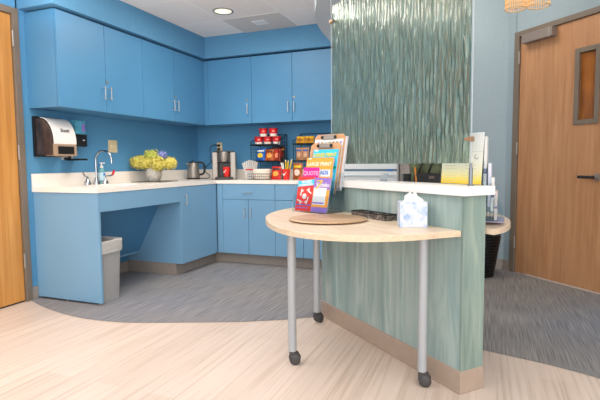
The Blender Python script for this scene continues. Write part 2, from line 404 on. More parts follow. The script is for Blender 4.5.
# ------------------------------------------------------------------ kitchen cabinets
def pull(m_axis, c, ln, n):
    """bar pull centred at c along m_axis, standing off along n"""
    a = Vector(m_axis)*ln/2; c = Vector(c); n = Vector(n)*.026
    m = M(); m.tube([c-a*1.08+n, c+a*1.08+n], .0047, 8); m.tube([c-a*.85, c-a*.85+n], .0045, 8); m.tube([c+a*.85, c+a*.85+n], .0045, 8)
    return m
Z = (0, 0, 1)
ZU0, ZU1, XU = 1.4635, 2.167, .313
def upper_left(y0, y1, ym, label, locky):
    t = thing('wall_cabinet', label, 'cabinet', (0, (y0+y1)/2, ZU0), 0, 'blue wall cabinets over the counters')
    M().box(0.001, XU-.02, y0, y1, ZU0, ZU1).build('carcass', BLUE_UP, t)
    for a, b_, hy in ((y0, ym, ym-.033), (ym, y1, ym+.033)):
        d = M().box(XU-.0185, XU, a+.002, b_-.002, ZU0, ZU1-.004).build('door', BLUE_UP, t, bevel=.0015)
        pull(Z, (XU, hy, 1.618), .1, (1, 0, 0)).build('handle', HANDLE, d, smooth=True)
        if a == ym:
            M().lathe([(0, 0), (.009, 0), (.009, .006), (0, .007)], T=Matrix.Translation((XU, hy-.022, 1.711)) @ Matrix.Rotation(R(90), 4, 'Y'), n=12).build('lock', BRASS, d, smooth=True)
    return t
upper_left(-2.255, -1.332, -1.786, 'blue two-door wall cabinet above the paper towel dispenser, nearest the left door', 0)
tu = upper_left(-1.332, -.372, -.862, 'blue two-door wall cabinet above the flowers, next to the room corner', 0)
M().box(0.001, XU-.006, -.372, -.3095, ZU0, ZU1-.004).build('filler_strip', BLUE_UP, tu)
def upper_back(x0, x1, doors, label, filler=None):
    t = thing('wall_cabinet', label, 'cabinet', ((x0+x1)/2, 0, ZU0), 0, 'blue wall cabinets over the counters')
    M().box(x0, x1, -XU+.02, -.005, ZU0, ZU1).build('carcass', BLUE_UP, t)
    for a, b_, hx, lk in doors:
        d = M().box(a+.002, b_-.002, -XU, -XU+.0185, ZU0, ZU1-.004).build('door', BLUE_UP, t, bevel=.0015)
        pull(Z, (hx, -XU, 1.615), .1, (0, -1, 0)).build('handle', HANDLE, d, smooth=True)
        if lk: M().lathe([(0, 0), (.009, 0), (.009, .006), (0, .007)], T=Matrix.Translation((lk, -XU, 1.712)) @ Matrix.Rotation(R(90), 4, 'X'), n=12).build('lock', BRASS, d, smooth=True)
    if filler: M().box(filler[0]-.006, filler[1], -XU+.004, -XU+.0185, ZU0, ZU1-.004).build('filler_strip', BLUE_UP, t)
    return t
upper_back(.32, .893, [(.357, .893, .851, .839)], 'blue single-door wall cabinet in the corner above the coffee maker', (.3135, .355))
upper_back(.893, 1.83, [(.893, 1.361, 1.321, None), (1.361, 1.83, 1.388, 1.382)], 'blue two-door wall cabinet above the snack racks')
upper_back(1.83, 2.30, [(1.83, 2.30, 2.25, None)], 'blue wall cabinet seen dimly through the rippled glass')

HC, TC = .864, .034; ZB = .111; XB = .641; YE_ = -2.258; YD = -1.265
# sink counter with open knee space
t = thing('sink_counter', 'blue open sink counter with end panel, apron and sloping knee panel', 'sink counter', (.32, -1.77, 0))
M().box(.004, XB, YE_-.0, YE_+.02, .018, HC-TC).build('end_panel', BLUE, t, bevel=.001)
M().box(XB-.02, XB, YE_+.02, YD, .69, HC-TC).build('apron', BLUE, t)
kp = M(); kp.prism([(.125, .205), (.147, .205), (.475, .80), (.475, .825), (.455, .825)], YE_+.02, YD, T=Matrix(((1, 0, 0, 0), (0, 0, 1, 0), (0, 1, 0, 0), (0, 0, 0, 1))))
kp.build('knee_panel', BLUE_UP, t)  # darker blue than its neighbours: shade on the slope put into the colour
M().box(.004, .147, YE_+.02, YD, .19, .206).build('knee_panel_return', BLUE, t)
for x in (.296, .615):
    M().lathe([(0, 0), (.012, 0), (.012, .006), (.006, .008), (.006, .02), (0, .02)], (x, YE_+.01, 0), 12).build('foot', STEEL, t, smooth=True)
# baseboard visible in knee space
struct(M().box(0.001, .014, YE_+.021, YD, 0, .1).build('baseboard_left', BASEG))

def toe(m, *a): return m.box(*a)
t = thing('base_cabinet', 'blue single-door base cabinet right of the sink knee space', 'base cabinet', (.32, -.95, 0), 0, 'blue base cabinets')
M().box(.004, XB-.02, YD, -.002, ZB, HC-TC).build('carcass', BLUE, t)
d = M().box(XB-.019, XB, YD, -.655, ZB, HC-TC-.004).build('door', BLUE, t, bevel=.0015)
pull(Z, (XB, YD+.058, .706), .1, (1, 0, 0)).build('handle', HANDLE, d, smooth=True)
M().box(.014, .567, YD+.003, -.567, 0, ZB).build('toe_kick', BASEG, t)
def base_back(x0, x1, label, filler=None, toe0=None):
    t = thing('base_cabinet', label, 'base cabinet', ((x0+x1)/2, -.32, 0), 0, 'blue base cabinets')
    M().box((filler[0] if filler else x0), x1, -XB+.02, -.004, ZB, HC-TC).build('carcass', BLUE, t)
    xm = (x0+x1)/2
    d = M().box(x0+.002, x1-.002, -XB, -XB+.019, .672, HC-TC-.004).build('drawer', BLUE, t, bevel=.0015)
    pull((1, 0, 0), (xm, -XB, .738), .1, (0, -1, 0)).build('handle', HANDLE, d, smooth=True)
    for a, b_, hx in ((x0, xm, xm-.035), (xm, x1, xm+.035)):
        d = M().box(a+.002, b_-.002, -XB, -XB+.019, ZB, .668).build('door', BLUE, t, bevel=.0015)
        pull(Z, (hx, -XB, .54), .1, (0, -1, 0)).build('handle', HANDLE, d, smooth=True)
    if filler: M().box(filler[0], filler[1], -XB+.004, -XB+.019, ZB, HC-TC-.004).build('filler_strip', BLUE, t)
    M().box(toe0 if toe0 else x0, x1, -.567, -.004, 0, ZB).build('toe_kick', BASEG, t)
    return t
base_back(.708, 1.302, 'blue base cabinet with drawer under the coffee maker and first snack rack', (.6425, .706), .568)
base_back(1.302, 1.896, 'blue base cabinet with drawer behind the round-ended table')

# worktop
t = thing('worktop', 'cream L-shaped worktop with sink and low backsplash', 'countertop', (.5, -1, HC-TC))
z0, z1 = HC-TC, HC
m = M()
for a in ((0.001, .645, -2.266, -1.98), (0.001, .13, -1.98, -1.45), (.50, .645, -1.98, -1.45), (0.001, .645, -1.45, -.645), (0.001, 1.9, -.645, -.001)):
    m.box(a[0], a[1], a[2], a[3], z0, z1)
bmesh.ops.remove_doubles(m.bm, verts=m.bm.verts[:], dist=.0001)
m.build('slab', CREAM, t)
M().box(.001, .016, -2.266, -.002, HC, HC+.105).box(.016, 1.9, -.017, -.001, HC, HC+.105).build('backsplash', CREAM, t, bevel=.002)
bs = M()
bs.grid(lambda u, v: (.315+.186*math.cos(2*math.pi*u)*(1-.25*v), -1.715+.266*math.sin(2*math.pi*u)*(1-.25*v), HC-.001-.13*v**.6), 32, 6, closeu=True)
bs.bm.faces.new([v for v in bs.bm.verts if abs(v.co.z-(HC-.131)) < 1e-5])
bs.build('sink_bowl', CREAM, t, smooth=True)

# faucet
t = thing('faucet', 'chrome gooseneck faucet with two wrist-blade handles on the cream counter', 'faucet', (.075, -1.69, HC))
fx, fy = .075, -1.69
M().lathe([(0, 0), (.03, 0), (.03, .012), (.022, .03), (.016, .05), (.013, .06), (0, .06)], (fx, fy, HC), 20).build('base', CHROME, t, smooth=True)
sp = [(fx, fy, HC+.05), (fx, fy, HC+.2)]
for k in range(0, 11):
    a = math.pi*k/10; sp.append((fx+.07-.07*math.cos(a), fy+.018*(1-math.cos(a)), HC+.22+.07*math.sin(a)))
sp.append((fx+.142, fy+.037, HC+.18))
M().tube(sp, .0088, 12).build('spout', CHROME, t, smooth=True)
for dy, nm in ((-.1, None), (.1, 'red')):
    y = fy+dy
    hb = M().lathe([(0, 0), (.029, 0), (.029, .01), (.025, .028), (.014, .042), (.01, .055), (0, .055)], (fx, y, HC), 20).build('valve', CHROME, t, smooth=True)
    s_ = -1 if dy < 0 else 1
    pts = [(fx, y, HC+.05), (fx, y, HC+.066), (fx+.02, y+s_*.03, HC+.07), (fx+.03, y+s_*.06, HC+.08), (fx+.03, y+s_*.078, HC+.115)]
    M().tube(catmull(pts, 4), [.008]*8+[.007]*9 if False else .0075, 8).build('blade_handle', CHROME, hb, smooth=True)
    if nm:
        M().tube(catmull([(fx+.0295, y+.057, HC+.078), (fx+.031, y+.068, HC+.09), (fx+.031, y+.08, HC+.12)], 4), .0098, 8).build('red_grip', RED, hb, smooth=True)['label'] = 'red tip of the handle'
# soap bottle
t = thing('soap_bottle', 'clear teal pump bottle of soap between the faucet and its red handle', 'soap bottle', (.05, -1.60, HC))
M().lathe([(0, 0), (.026, 0), (.029, .006), (.029, .115), (.022, .135), (.012, .142), (0, .142)], (.05, -1.60, HC), 20).build('bottle', mat('teal soap', rgb(150, 214, 224), .15, trans=.5, ior=1.3), t, smooth=True)
M().lathe([(0, .142), (.014, .142), (.014, .16), (.006, .162), (.006, .18), (.016, .182), (.016, .19), (0, .19)], (.05, -1.60, HC), 16).box(.05, .085, -1.606, -1.594, HC+.181, HC+.19).build('pump', WHITE, t, smooth=True)
M().lathe([(.0292, .03), (.0296, .031), (.0296, .1), (.0292, .101)], (.05, -1.60, HC), 20).build('band_label', mat('pale blue label', rgb(196, 226, 240), .4), t, smooth=True)
M().lathe([(0, 0), (.012, 0), (.012, .001), (0, .001)], T=Matrix.Translation((.0797, -1.602, HC+.085)) @ Matrix.Rotation(R(90), 4, 'Y'), n=16).build('blue_mark', BLUEP, t)

# paper towel dispenser
yL, yR = -2.238, -2.0
t = thing('paper_towel_dispenser', 'white-fronted paper towel dispenser with smoked sides on the blue wall', 'paper towel dispenser', (0, -2.1, 1.10))
M().box(.001, .03, yL, yR, 1.098, 1.408, bev=.006).build('back_plate', BLACK, t)
XZ = Matrix(((1, 0, 0, 0), (0, 0, 1, 0), (0, 1, 0, 0), (0, 0, 0, 1)))
def dprof(off=0):
    p = [(.03, 1.11), (.185-off, 1.11), (.188-off, 1.20)]
    for k in range(0, 9):
        a = R(90*k/8); p.append((.188-off-.13*(1-math.cos(a)), 1.21+.185*math.sin(a)-off))
    p += [(.03, 1.396-off)]
    return p
M().prism(dprof(.006), yL+.012, yR-.006, T=XZ).build('smoked_body', mat('smoked plastic', rgb(66, 54, 50), .15, noise=.6, nscale=(14, 14, 9)), t, smooth=True)
fc = [(.190, 1.196)]+[(.192-.132*(1-math.cos(R(90*k/10))), 1.21+.19*math.sin(R(90*k/10))) for k in range(0, 11)]
inner = [(x-.006, z-.004) for x, z in fc[::-1]]
cv = M().prism(fc+inner, yL+.03, yR, T=XZ).build('front_cover', mat('white cover', rgb(236, 232, 228), .25), t, smooth=True)
M().box(.1, .1935, yL+.025, yR, 1.104, 1.195, bev=.004).build('bottom_housing', mat('taupe plastic', rgb(168, 142, 118), .4), t)
M().box(.12, .1955, yL+.06, yR-.028, 1.118, 1.178).build('paper_slot', mat('slot black', rgb(8, 8, 8), .8), t)
M().box(.10, .185, yL+.11, yR-.08, 1.093, 1.104).build('tear_bar', STEEL, t)
TW = Matrix.Translation((.182, -2.10, 1.30)) @ Matrix.Rotation(R(90), 4, 'Z') @ Matrix.Rotation(R(90-14), 4, 'X')
text('wordmark', 'Scott', .04, INK, cv, Matrix.Translation(-Vector(t.location)) @ TW, .0015, 0, .3)
# soap dispenser beyond it
t = thing('soap_dispenser', 'black and clear wall soap dispenser with drip tray beside the towel dispenser', 'soap dispenser', (0, -1.85, 1.19))
M().box(.001, .09, -1.905, -1.80, 1.285, 1.402, bev=.008).build('clear_tank', mat('tank teal', rgb(96, 176, 204), .15, noise=.3, nscale=(30, 30, 30)), t)
M().box(.0905, .092, -1.84, -1.812, 1.31, 1.375).build('tank_sticker', PU, t)
M().box(.001, .1, -1.908, -1.797, 1.186, 1.288, bev=.008).build('push_cover', BLACK, t)
M().box(.1, .1012, -1.845, -1.825, 1.235, 1.243).build('cover_mark', WHITE, t)
M().box(.001, .012, -1.985, -1.87, 1.075, 1.186).build('bracket', mat('pale grey plastic', rgb(190, 196, 204), .4), t)
M().box(.012, .15, -1.945, -1.85, 1.07, 1.086, bev=.004).box(.012, .04, -1.965, -1.915, 1.075, 1.115, bev=.003).build('drip_tray', BLACK, t)

# wall plates
def plate(name, label, T, cat, kind):
    t = thing(name, label, cat, T.to_translation(), 0)
    X = T.copy()
    pm = M().box(-.056 if kind == 2 else -.036, .056 if kind == 2 else .036, -.006, 0, -.057, .057, T=X, bev=.003); pm.build('cover_plate', mat('ivory plate', rgb(222, 206, 166), .4), t)
    for dx_ in ((-.024, .024) if kind == 2 else (0,)):
        if kind == 2:
            M().box(dx_-.006, dx_+.006, -.012, -.006, -.012, .012, T=X).build('toggle', mat('ivory toggle', rgb(234, 220, 184), .4), t)
        else:
            M().box(-.017, .017, -.0075, -.006, .006, .04, T=X).box(-.017, .017, -.0075, -.006, -.04, -.006, T=X).build('socket_face', mat('ivory toggle', rgb(234, 220, 184), .4), t)
    return t
plate('light_switch', 'ivory switch plate on the blue wall right of the faucet', Matrix.Translation((0.0005, -1.403, 1.204)) @ Matrix.Rotation(R(90), 4, 'Z'), 'light switch', 2)
plate('wall_outlet', 'ivory power outlet on the back wall above the coffee maker', Matrix.Translation((.303, -.0005, 1.228)), 'outlet', 1)

# vase, mat and hydrangeas
vx, vy = .2, -1.08
t = tag(M().box(.0, .31, -.17, .17, 0, .006, T=Matrix.Translation((vx-.13, vy-.03, HC)) @ Matrix.Rotation(R(8), 4, 'Z'), bev=.002).build('serving_mat', mat('dark slate mat', rgb(96, 92, 88), .5)), 'thin dark mat under the flower vase', 'mat')
vz = HC+.0065
t = thing('flower_vase', 'round mottled pale grey vase holding the hydrangeas', 'vase', (vx, vy, vz))
M().lathe([(0, 0), (.05, 0), (.062, .012), (.074, .05), (.075, .085), (.066, .125), (.058, .145), (.052, .145), (.058, .125), (.067, .085), (.055, .02), (0, .01)], (vx, vy, vz), 32).build('body', mat('mottled ceramic', rgb(206, 200, 192), .35, noise=.22, nscale=(60, 60, 60), bump=.2), t, smooth=True)
def petal_mat(name, a, b_, c):
    m = mat(name, a, .6); nt = m.node_tree; bs_ = nt.nodes['Principled BSDF']
    f = noise_at(nt, (55, 55, 55), 2); cr = ramp(nt, [(.32, a), (.5, b_), (.68, c)]); nt.links.new(f, cr.inputs[0]); nt.links.new(cr.outputs[0], bs_.inputs['Base Color'])
    return m
HYD_Y = petal_mat('yellow green petals', rgb(176, 166, 60), rgb(222, 208, 96), rgb(238, 226, 142))
HYD_G = petal_mat('lime petals', rgb(158, 170, 66), rgb(206, 210, 98), rgb(228, 224, 136))
HYD_B = petal_mat('violet blue petals', rgb(96, 110, 190), rgb(140, 150, 216), rgb(186, 186, 226))
STEM = mat('flower stem', rgb(84, 104, 50), .7)
def hydrangea(c, r, m, label, n=95, sq=.85):
    c = Vector(c); t = thing('hydrangea', label, 'flower', (vx, vy, vz+.02), 0, 'hydrangeas in the vase')
    fm = M(); fm.sphere(c, r*.7, 8, sq)
    for i in range(n):
        zz = 1-2*(i+.5)/n; a = i*2.39996; rr = math.sqrt(1-zz*zz)
        nrm = Vector((rr*math.cos(a), rr*math.sin(a), zz)); k = 1+random.uniform(-.2, .17)
        p = c+Vector((nrm.x, nrm.y, nrm.z*sq))*r*k
        u = nrm.orthogonal().normalized(); v = nrm.cross(u); ph = random.uniform(0, 1.5); w_ = r*.27*random.uniform(.8, 1.2)
        for q in range(4):
            b0 = ph+q*math.pi/2; d0 = u*math.cos(b0)+v*math.sin(b0); d1 = u*math.cos(b0+.6)+v*math.sin(b0+.6); d2 = u*math.cos(b0-.6)+v*math.sin(b0-.6)
            lift = nrm*r*.05
            fm.quad(p, p+d1*w_*.7+lift, p+d0*w_*1.1+lift*random.uniform(-1, 1.5), p+d2*w_*.7+lift)
    fm.build('flower_head', m, t)
    M().tube(catmull([(vx+(c.x-vx)*.15, vy+(c.y-vy)*.15, vz+.03), (vx+(c.x-vx)*.3, vy+(c.y-vy)*.3, vz+.13), tuple(c)], 5), .004, 6).build('stem', STEM, t, smooth=True)
rt = Vector((.931, .366, 0))         # to the right as the counter is faced from the table
def hp(s_, z_, f_=0): return (vx+rt.x*s_-f_*.366, vy+rt.y*s_+f_*.931, vz+z_)
hydrangea(hp(-.135, .185, -.02), .075, HYD_Y, 'yellow-green hydrangea head, leftmost in the vase')
hydrangea(hp(-.022, .238, .03), .078, HYD_G, 'lime hydrangea head, highest in the vase')
hydrangea(hp(-.06, .17, -.05), .06, HYD_Y, 'small ochre hydrangea head low over the vase rim at left')
hydrangea(hp(.06, .165, -.055), .076, HYD_Y, 'yellow hydrangea head hanging over the front of the vase')
hydrangea(hp(.16, .172, .0), .068, HYD_Y, 'yellow hydrangea head, rightmost in the vase')
hydrangea(hp(.075, .25, .04), .05, HYD_B, 'violet-blue hydrangea head between the yellow ones', 60)

# kettle
kx, ky = .172, -.36
t = thing('electric_kettle', 'stainless electric kettle with black handle left of the coffee maker', 'kettle', (kx, ky, HC))
M().lathe([(0, 0), (.075, 0), (.078, .004), (.078, .014), (0, .016)], (kx, ky, HC), 28).build('power_base', BLACK, t, smooth=True)
M().lathe([(0, .016), (.07, .016), (.071, .03), (.064, .12), (.056, .178), (.05, .184), (0, .186)], (kx, ky, HC), 32).build('body', STEEL, t, smooth=True)
M().lathe([(0, .184), (.052, .184), (.048, .194), (.012, .199), (.01, .208), (0, .209)], (kx, ky, HC), 24).build('lid', BLACK, t, smooth=True)
M().tube(catmull([(kx+.045, ky+.018, HC+.185), (kx+.075, ky+.03, HC+.19), (kx+.112, ky+.044, HC+.165), (kx+.116, ky+.046, HC+.1), (kx+.1, ky+.04, HC+.06), (kx+.06, ky+.024, HC+.052)], 5), .0115, 10).build('handle', BLACK, t, smooth=True)
M().tube([(kx-.045, ky-.018, HC+.155), (kx-.066, ky-.026, HC+.182)], [.02, .012], 12).build('spout', STEEL, t, smooth=True)
M().box(-.009, .009, -.0025, .0025, .06, .15, T=Matrix.Translation((kx+.022, ky-.0585, HC)) @ Matrix.Rotation(R(21), 4, 'Z') @ Matrix.Rotation(R(-4.5), 4, 'X'), bev=.001).build('water_gauge', mat('gauge plastic', rgb(226, 226, 226), .2), t)

# coffee maker
t = thing('coffee_maker', 'silver and black single-cup coffee maker on the corner of the worktop', 'coffee maker', (.56, -.33, HC), R(27))
cx0, cx1, cyf, cyb = -.125, .125, -.145, .145
for a, b_ in ((cx0, cx0+.058), (cx1-.058, cx1)):
    M().box(a, b_, cyf, cyb, .004, .292, bev=.01).build('side_tower', STEEL, t, local=True)
M().box(cx0+.058, cx1-.058, cyf+.12, cyb, .004, .29).build('core', BLACK, t, local=True)
M().box(cx0+.02, cx1-.02, cyf+.02, cyb-.01, .290, .308, bev=.008).build('top_lid', BLACK, t, local=True)
M().box(cx0+.05, cx1-.05, cyf+.04, cyb, .18, .29, bev=.01).build('brew_housing', BLACK, t, local=True)
M().lathe([(0, .19), (.036, .19), (.045, .21), (.047, .285), (.04, .298), (0, .3)], (0, cyf+.025, 0), 28).build('brew_head', STEEL, t, smooth=True, local=True)
M().box(cx0+.03, cx1-.03, cyf-.03, cyf+.14, 0, .03, bev=.006).build('drip_tray', BLACK, t, local=True)
def cup(name, label, cat, c, r0, r1, h_, group=None):
    t = thing(name, label, cat, c, 0, group)
    M().lathe([(0, .002), (r0, 0), (r1, h_), (r1+.003, h_+.002), (r1+.003, h_+.005), (r1-.003, h_+.004), (r0-.002, .006), (0, .006)], c, 28).build('cup_body', mat('red paper cup', rgb(222, 44, 40), .45), t, smooth=True)
    # white brush stroke wrapped round the side that faces the room
    sw = M()
    def fn(u, v):
        a = R(-150+95*u); z_ = h_*(.36+.38*u+.05*math.sin(u*9))+(v-.5)*h_*.17*math.sin(math.pi*min(1, u*1.05+.04)); r_ = r0+(r1-r0)*z_/h_+.0012
        return (c[0]+r_*math.cos(a), c[1]+r_*math.sin(a), c[2]+z_)
    sw.grid(fn, 16, 2); sw.build('white_swoosh', PAPER, t, smooth=True)
    return t
cup('paper_cup', 'red paper cup with white swoosh standing in the coffee maker', 'paper cup', (.56+.118*math.sin(R(27))+.022, -.33-.118*math.cos(R(27))+.011, HC+.031), .029, .041, .1)
# power cords
def cord(label, pts, plug, parent_loc):
    t = thing('power_cord', label, 'power cord', parent_loc, 0)
    M().tube(catmull(pts, 6), .0045, 8).build('cable', BLACK, t, smooth=True)
    p = plug
    M().box(p[0]-.014, p[0]+.014, p[1]-.03, p[1], p[2]-.012, p[2]+.012, bev=.004).build('plug', BLACK, t)
cord('black power cord running down to the coffee maker', [(.303, -.033, 1.25), (.27, -.07, 1.255), (.235, -.1, 1.22), (.25, -.12, 1.1), (.28, -.12, 1.0), (.32, -.16, .92), (.38, -.19, .895), (.445, -.225, .895)], (.303, -.008, 1.25), (.303, -.01, 1.25))
cord('black power cord running down to the kettle', [(.303, -.033, 1.205), (.285, -.08, 1.15), (.262, -.13, 1.06), (.2, -.17, .98), (.235, -.19, .93), (.29, -.21, .90), (.29, -.24, .875), (.255, -.29, .872), (.24, -.325, .875)], (.303, -.008, 1.205), (.303, -.01, 1.2))

# ------------------------------------------------------------------ snack racks
def wire_rack(x0, x1, label, basket):
    yb, yf_ = -.10, -.33
    t = thing('wire_rack', label, 'wire rack', ((x0+x1)/2, -.22, HC), 0)
    r = .0042
    fr = M()
    for x in (x0, x1):
        fr.tube([(x, yb, HC+.004), (x, yb, 1.345)], r, 6); fr.tube([(x, yf_, HC+.004), (x, yf_, 1.262)], r, 6)
        fr.tube([(x, yf_, HC+.006), (x, yb, HC+.006)], r, 6); fr.tube([(x, yf_, 1.262), (x, yb+(yf_-yb)*.45, 1.3), (x, yb, 1.345)], r, 6)
    fr.tube([(x0, yb, 1.345), (x1, yb, 1.345)], r, 6)
    fr.build('frame', WIRE, t, smooth=True)
    bg = M()
    n = 11
    for i in range(1, n): bg.tube([(x0+(x1-x0)*i/n, yb, HC+.006), (x0+(x1-x0)*i/n, yb, 1.345)], .0017, 5)
    for j in range(1, 13): bg.tube([(x0, yb, HC+.0365*j), (x1, yb, HC+.0365*j)], .0017, 5)
    bg.build('back_grid', WIRE, t)
    for x in (x0, x1):
        sg = M()
        for j in range(1, 11): sg.tube([(x, yf_, HC+.036*j), (x, yb, HC+.036*j)], .0017, 5)
        for i in range(1, 4): sg.tube([(x, yf_+(yb-yf_)*i/4, HC+.006), (x, yf_+(yb-yf_)*i/4, 1.262)], .0017, 5)
        sg.build('side_grid', WIRE, t)
    for z in (1.058, 1.232):
        sh = M()
        for i in range(0, 13): sh.tube([(x0+(x1-x0)*i/12, yf_, z-.004), (x0+(x1-x0)*i/12, yb, z-.004)], .0022, 5)
        sh.box(x0-.004, x1+.004, yf_-.006, yf_, z-.008, z+.006)
        sh.build('shelf', WIRE, t)
    if basket:
        bk = M(); bx0, bx1, by0, by1 = x0+.03, x0+.275, -.47, -.335
        for z in (HC+.004, HC+.034, HC+.062):
            bk.tube([(bx0, by0, z), (bx1, by0, z), (bx1, by1, z), (bx0, by1, z)], .0026 if z > HC+.05 else .002, 6, closed=True)
        for i in range(0, 12):
            x = bx0+(bx1-bx0)*i/11; bk.tube([(x, by0, HC+.062), (x, by0, HC+.003), (x, by1, HC+.003), (x, by1, HC+.062)], .0015, 5)
        bk.build('basket', WIRE, t)
    return t
wire_rack(.885, 1.205, 'black wire snack rack stacked with red cups, left of the two', True)
wire_rack(1.375, 1.74, 'black wire snack rack behind the clipboards, right of the two', False)
# red-lidded snack cups
def noodle(c, label, first=[None]):
    if first[0] is None:
        t = thing('snack_cup', label, 'snack cup', c, 0, 'red-lidded snack cups on the left rack')
        M().lathe([(0, 0), (.038, 0), (.041, .028)], c, 24).build('white_band', mat('white cup band', rgb(226, 220, 210), .5, noise=.35, nscale=(90, 90, 90)), t, smooth=True)
        M().lathe([(.0412, .028), (.047, .074), (.048, .078), (0, .079)], c, 24).build('red_upper', RED, t, smooth=True)
        M().lathe([(.048, .076), (.051, .077), (.051, .084), (.042, .087), (0, .087)], c, 24).build('lid', mat('deep red lid', rgb(176, 20, 30), .35), t, smooth=True)
        em = M(); em.grid(lambda u, v: (c[0]+.0455*math.cos(R(-90+50*u)), c[1]+.0455*math.sin(R(-90+50*u)), c[2]+.047+.014*v*math.sin(math.pi*u)), 8, 1)
        em.build('pale_mark', mat('pale red mark', rgb(240, 150, 140), .5), t)
        first[0] = t; return t
    return dup(first[0], c, None, label)
zs1 = 1.234
for x, lb in ((.945, 'red-lidded snack cup on the rack shelf, left of its row'), (1.05, 'red-lidded snack cup on the rack shelf, middle of its row'), (1.155, 'red-lidded snack cup on the rack shelf, right of its row')):
    noodle((x, -.255, zs1), lb)
noodle((.995, -.245, zs1+.088), 'red-lidded snack cup stacked on top of the row, left one')
noodle((1.108, -.235, zs1+.088), 'red-lidded snack cup stacked on top of the row, right one')
# snack bags
def bag(c, w_, h_, m1, m2, label, tilt=12, rz=0, name='snack_bag', d=.045, mark=None, cat='snack bag', group='snack bags on the racks'):
    t = thing(name, label, cat, c, R(rz), group)
    T = Matrix.Rotation(R(-tilt), 4, 'X')
    def surf(sg):
        def fn(u, v):
            k = (math.sin(math.pi*min(1, max(0, u)))**.6)*(math.sin(math.pi*v)**.5)
            x = (u-.5)*w_*(1-.06*math.sin(math.pi*v)); z_ = v*h_
            return T @ Vector((x, sg*(-d/2*k-.0006)+.004*math.sin(u*23+v*9)*k, z_))
        return fn
    g = M(); g.grid(surf(1), 12, 12); g.grid(surf(-1), 12, 12); bmesh.ops.remove_doubles(g.bm, verts=g.bm.verts[:], dist=.0013)
    body = g.build('pouch', m1, t, smooth=True, local=True)
    e = M(); f0 = surf(1)
    def efn(u, v):
        a = 2*math.pi*u; uu = .5+.3*v*math.cos(a); vv = .42+.19*v*math.sin(a)
        p = f0(uu, vv); return (p.x, p.y-.0035, p.z)
    e.grid(efn, 20, 3, closeu=True); e.build('emblem', m2, t, smooth=True, local=True)
    b2 = M(); b2.grid(lambda u, v: (lambda p: (p.x, p.y-.003, p.z))(f0(.12+.76*u, .72+.12*v)), 10, 1); b2.build('name_band', mark or PAPER, t, smooth=True, local=True)
    for v0 in (.0, .965):
        s_ = M(); s_.grid(lambda u, v: T @ Vector(((u-.5)*w_, -.0025, (v0+.035*v)*h_)), 10, 1); s_.build('crimped_seam', m1, t, local=True)
    return t
def pm(n, c, k=.3): return mat(n, c, .35, noise=k, nscale=(40, 40, 40))
BG_BLUE, BG_OR, BG_RED, BG_BR, BG_YE, BG_TAN, BG_TEAL = pm('blue bag', rgb(28, 92, 176)), pm('orange bag', rgb(196, 96, 40), .5), pm('orange red bag', rgb(184, 66, 36), .6), pm('dark bag', rgb(84, 60, 54), .8), pm('yellow bag', rgb(214, 154, 20), .25), pm('tan bread', rgb(206, 150, 112), .2), pm('teal pack', rgb(40, 150, 180), .6)
bag((.963, -.262, 1.06), .112, .138, BG_BLUE, YE, 'blue snack bag with yellow emblem on the middle shelf of the left rack', mark=PAPER)
bag((1.072, -.262, 1.06), .108, .125, BG_OR, OR, 'orange snack bag in the middle of the left rack', mark=mat('brown band', rgb(96, 48, 30), .5))
bag((1.163, -.27, 1.06), .085, .13, BG_RED, mat('salmon emblem', rgb(236, 132, 96), .5), 'orange-red snack bag at the right of the left rack', mark=RED)
bag((1.10, -.16, 1.06), .12, .162, BG_BR, PAPER, 'dark brown patterned snack bag standing behind the orange ones', mark=mat('grey band', rgb(150, 140, 140), .5))
bag((1.178, -.17, 1.06), .05, .16, BG_BR, RED, 'narrow dark snack bag in the back corner of the left rack', mark=OR)
bag((1.205, -.40, HC+.001), .12, .14, pm('scarlet bag', rgb(200, 34, 30), .2), OR, 'scarlet snack bag standing low on the worktop beside the red cup', tilt=14, rz=-6, mark=INK)
bag((1.435, -.365, HC+.001), .115, .17, pm('brown orange bag', rgb(168, 88, 40), .5), mat('cream badge', rgb(240, 214, 200), .5), 'brown and orange snack bag with round cream badge under the right rack', tilt=5, rz=-8, mark=YE)
bag((1.57, -.36, HC+.001), .1, .15, pm('red brown bag', rgb(150, 50, 40), .5), YE, 'red-brown snack bag low in the right rack, mostly hidden by the puzzle books', tilt=6, mark=PAPER)
for x, lb in ((1.425, 'yellow snack pack on the top shelf of the right rack, left one'), (1.525, 'yellow snack pack on the top shelf of the right rack, right one')):
    bag((x, -.26, 1.234), .1, .082, BG_YE, mat('brown emblem', rgb(150, 92, 20), .5), lb, tilt=20, d=.06, mark=YE)
bag((1.625, -.26, 1.234), .085, .085, BG_BLUE, mat('pale blue emblem', rgb(150, 190, 230), .5), 'small blue snack pack on the top shelf of the right rack', tilt=15, mark=BLUEP)
for x, lb in ((1.41, 'tan pastry pack with blue band on the right rack, leftmost'), (1.482, 'tan pastry pack with blue band on the right rack, beside the teal pack')):
    bag((x, -.25, 1.06), .075, .135, BG_TAN, mat('pale pastry', rgb(226, 180, 146), .5), lb, tilt=4, d=.06, mark=BLUEP)
bag((1.565, -.26, 1.06), .085, .1, BG_TEAL, CY, 'teal and white snack pack on the right rack', tilt=10, mark=PAPER)
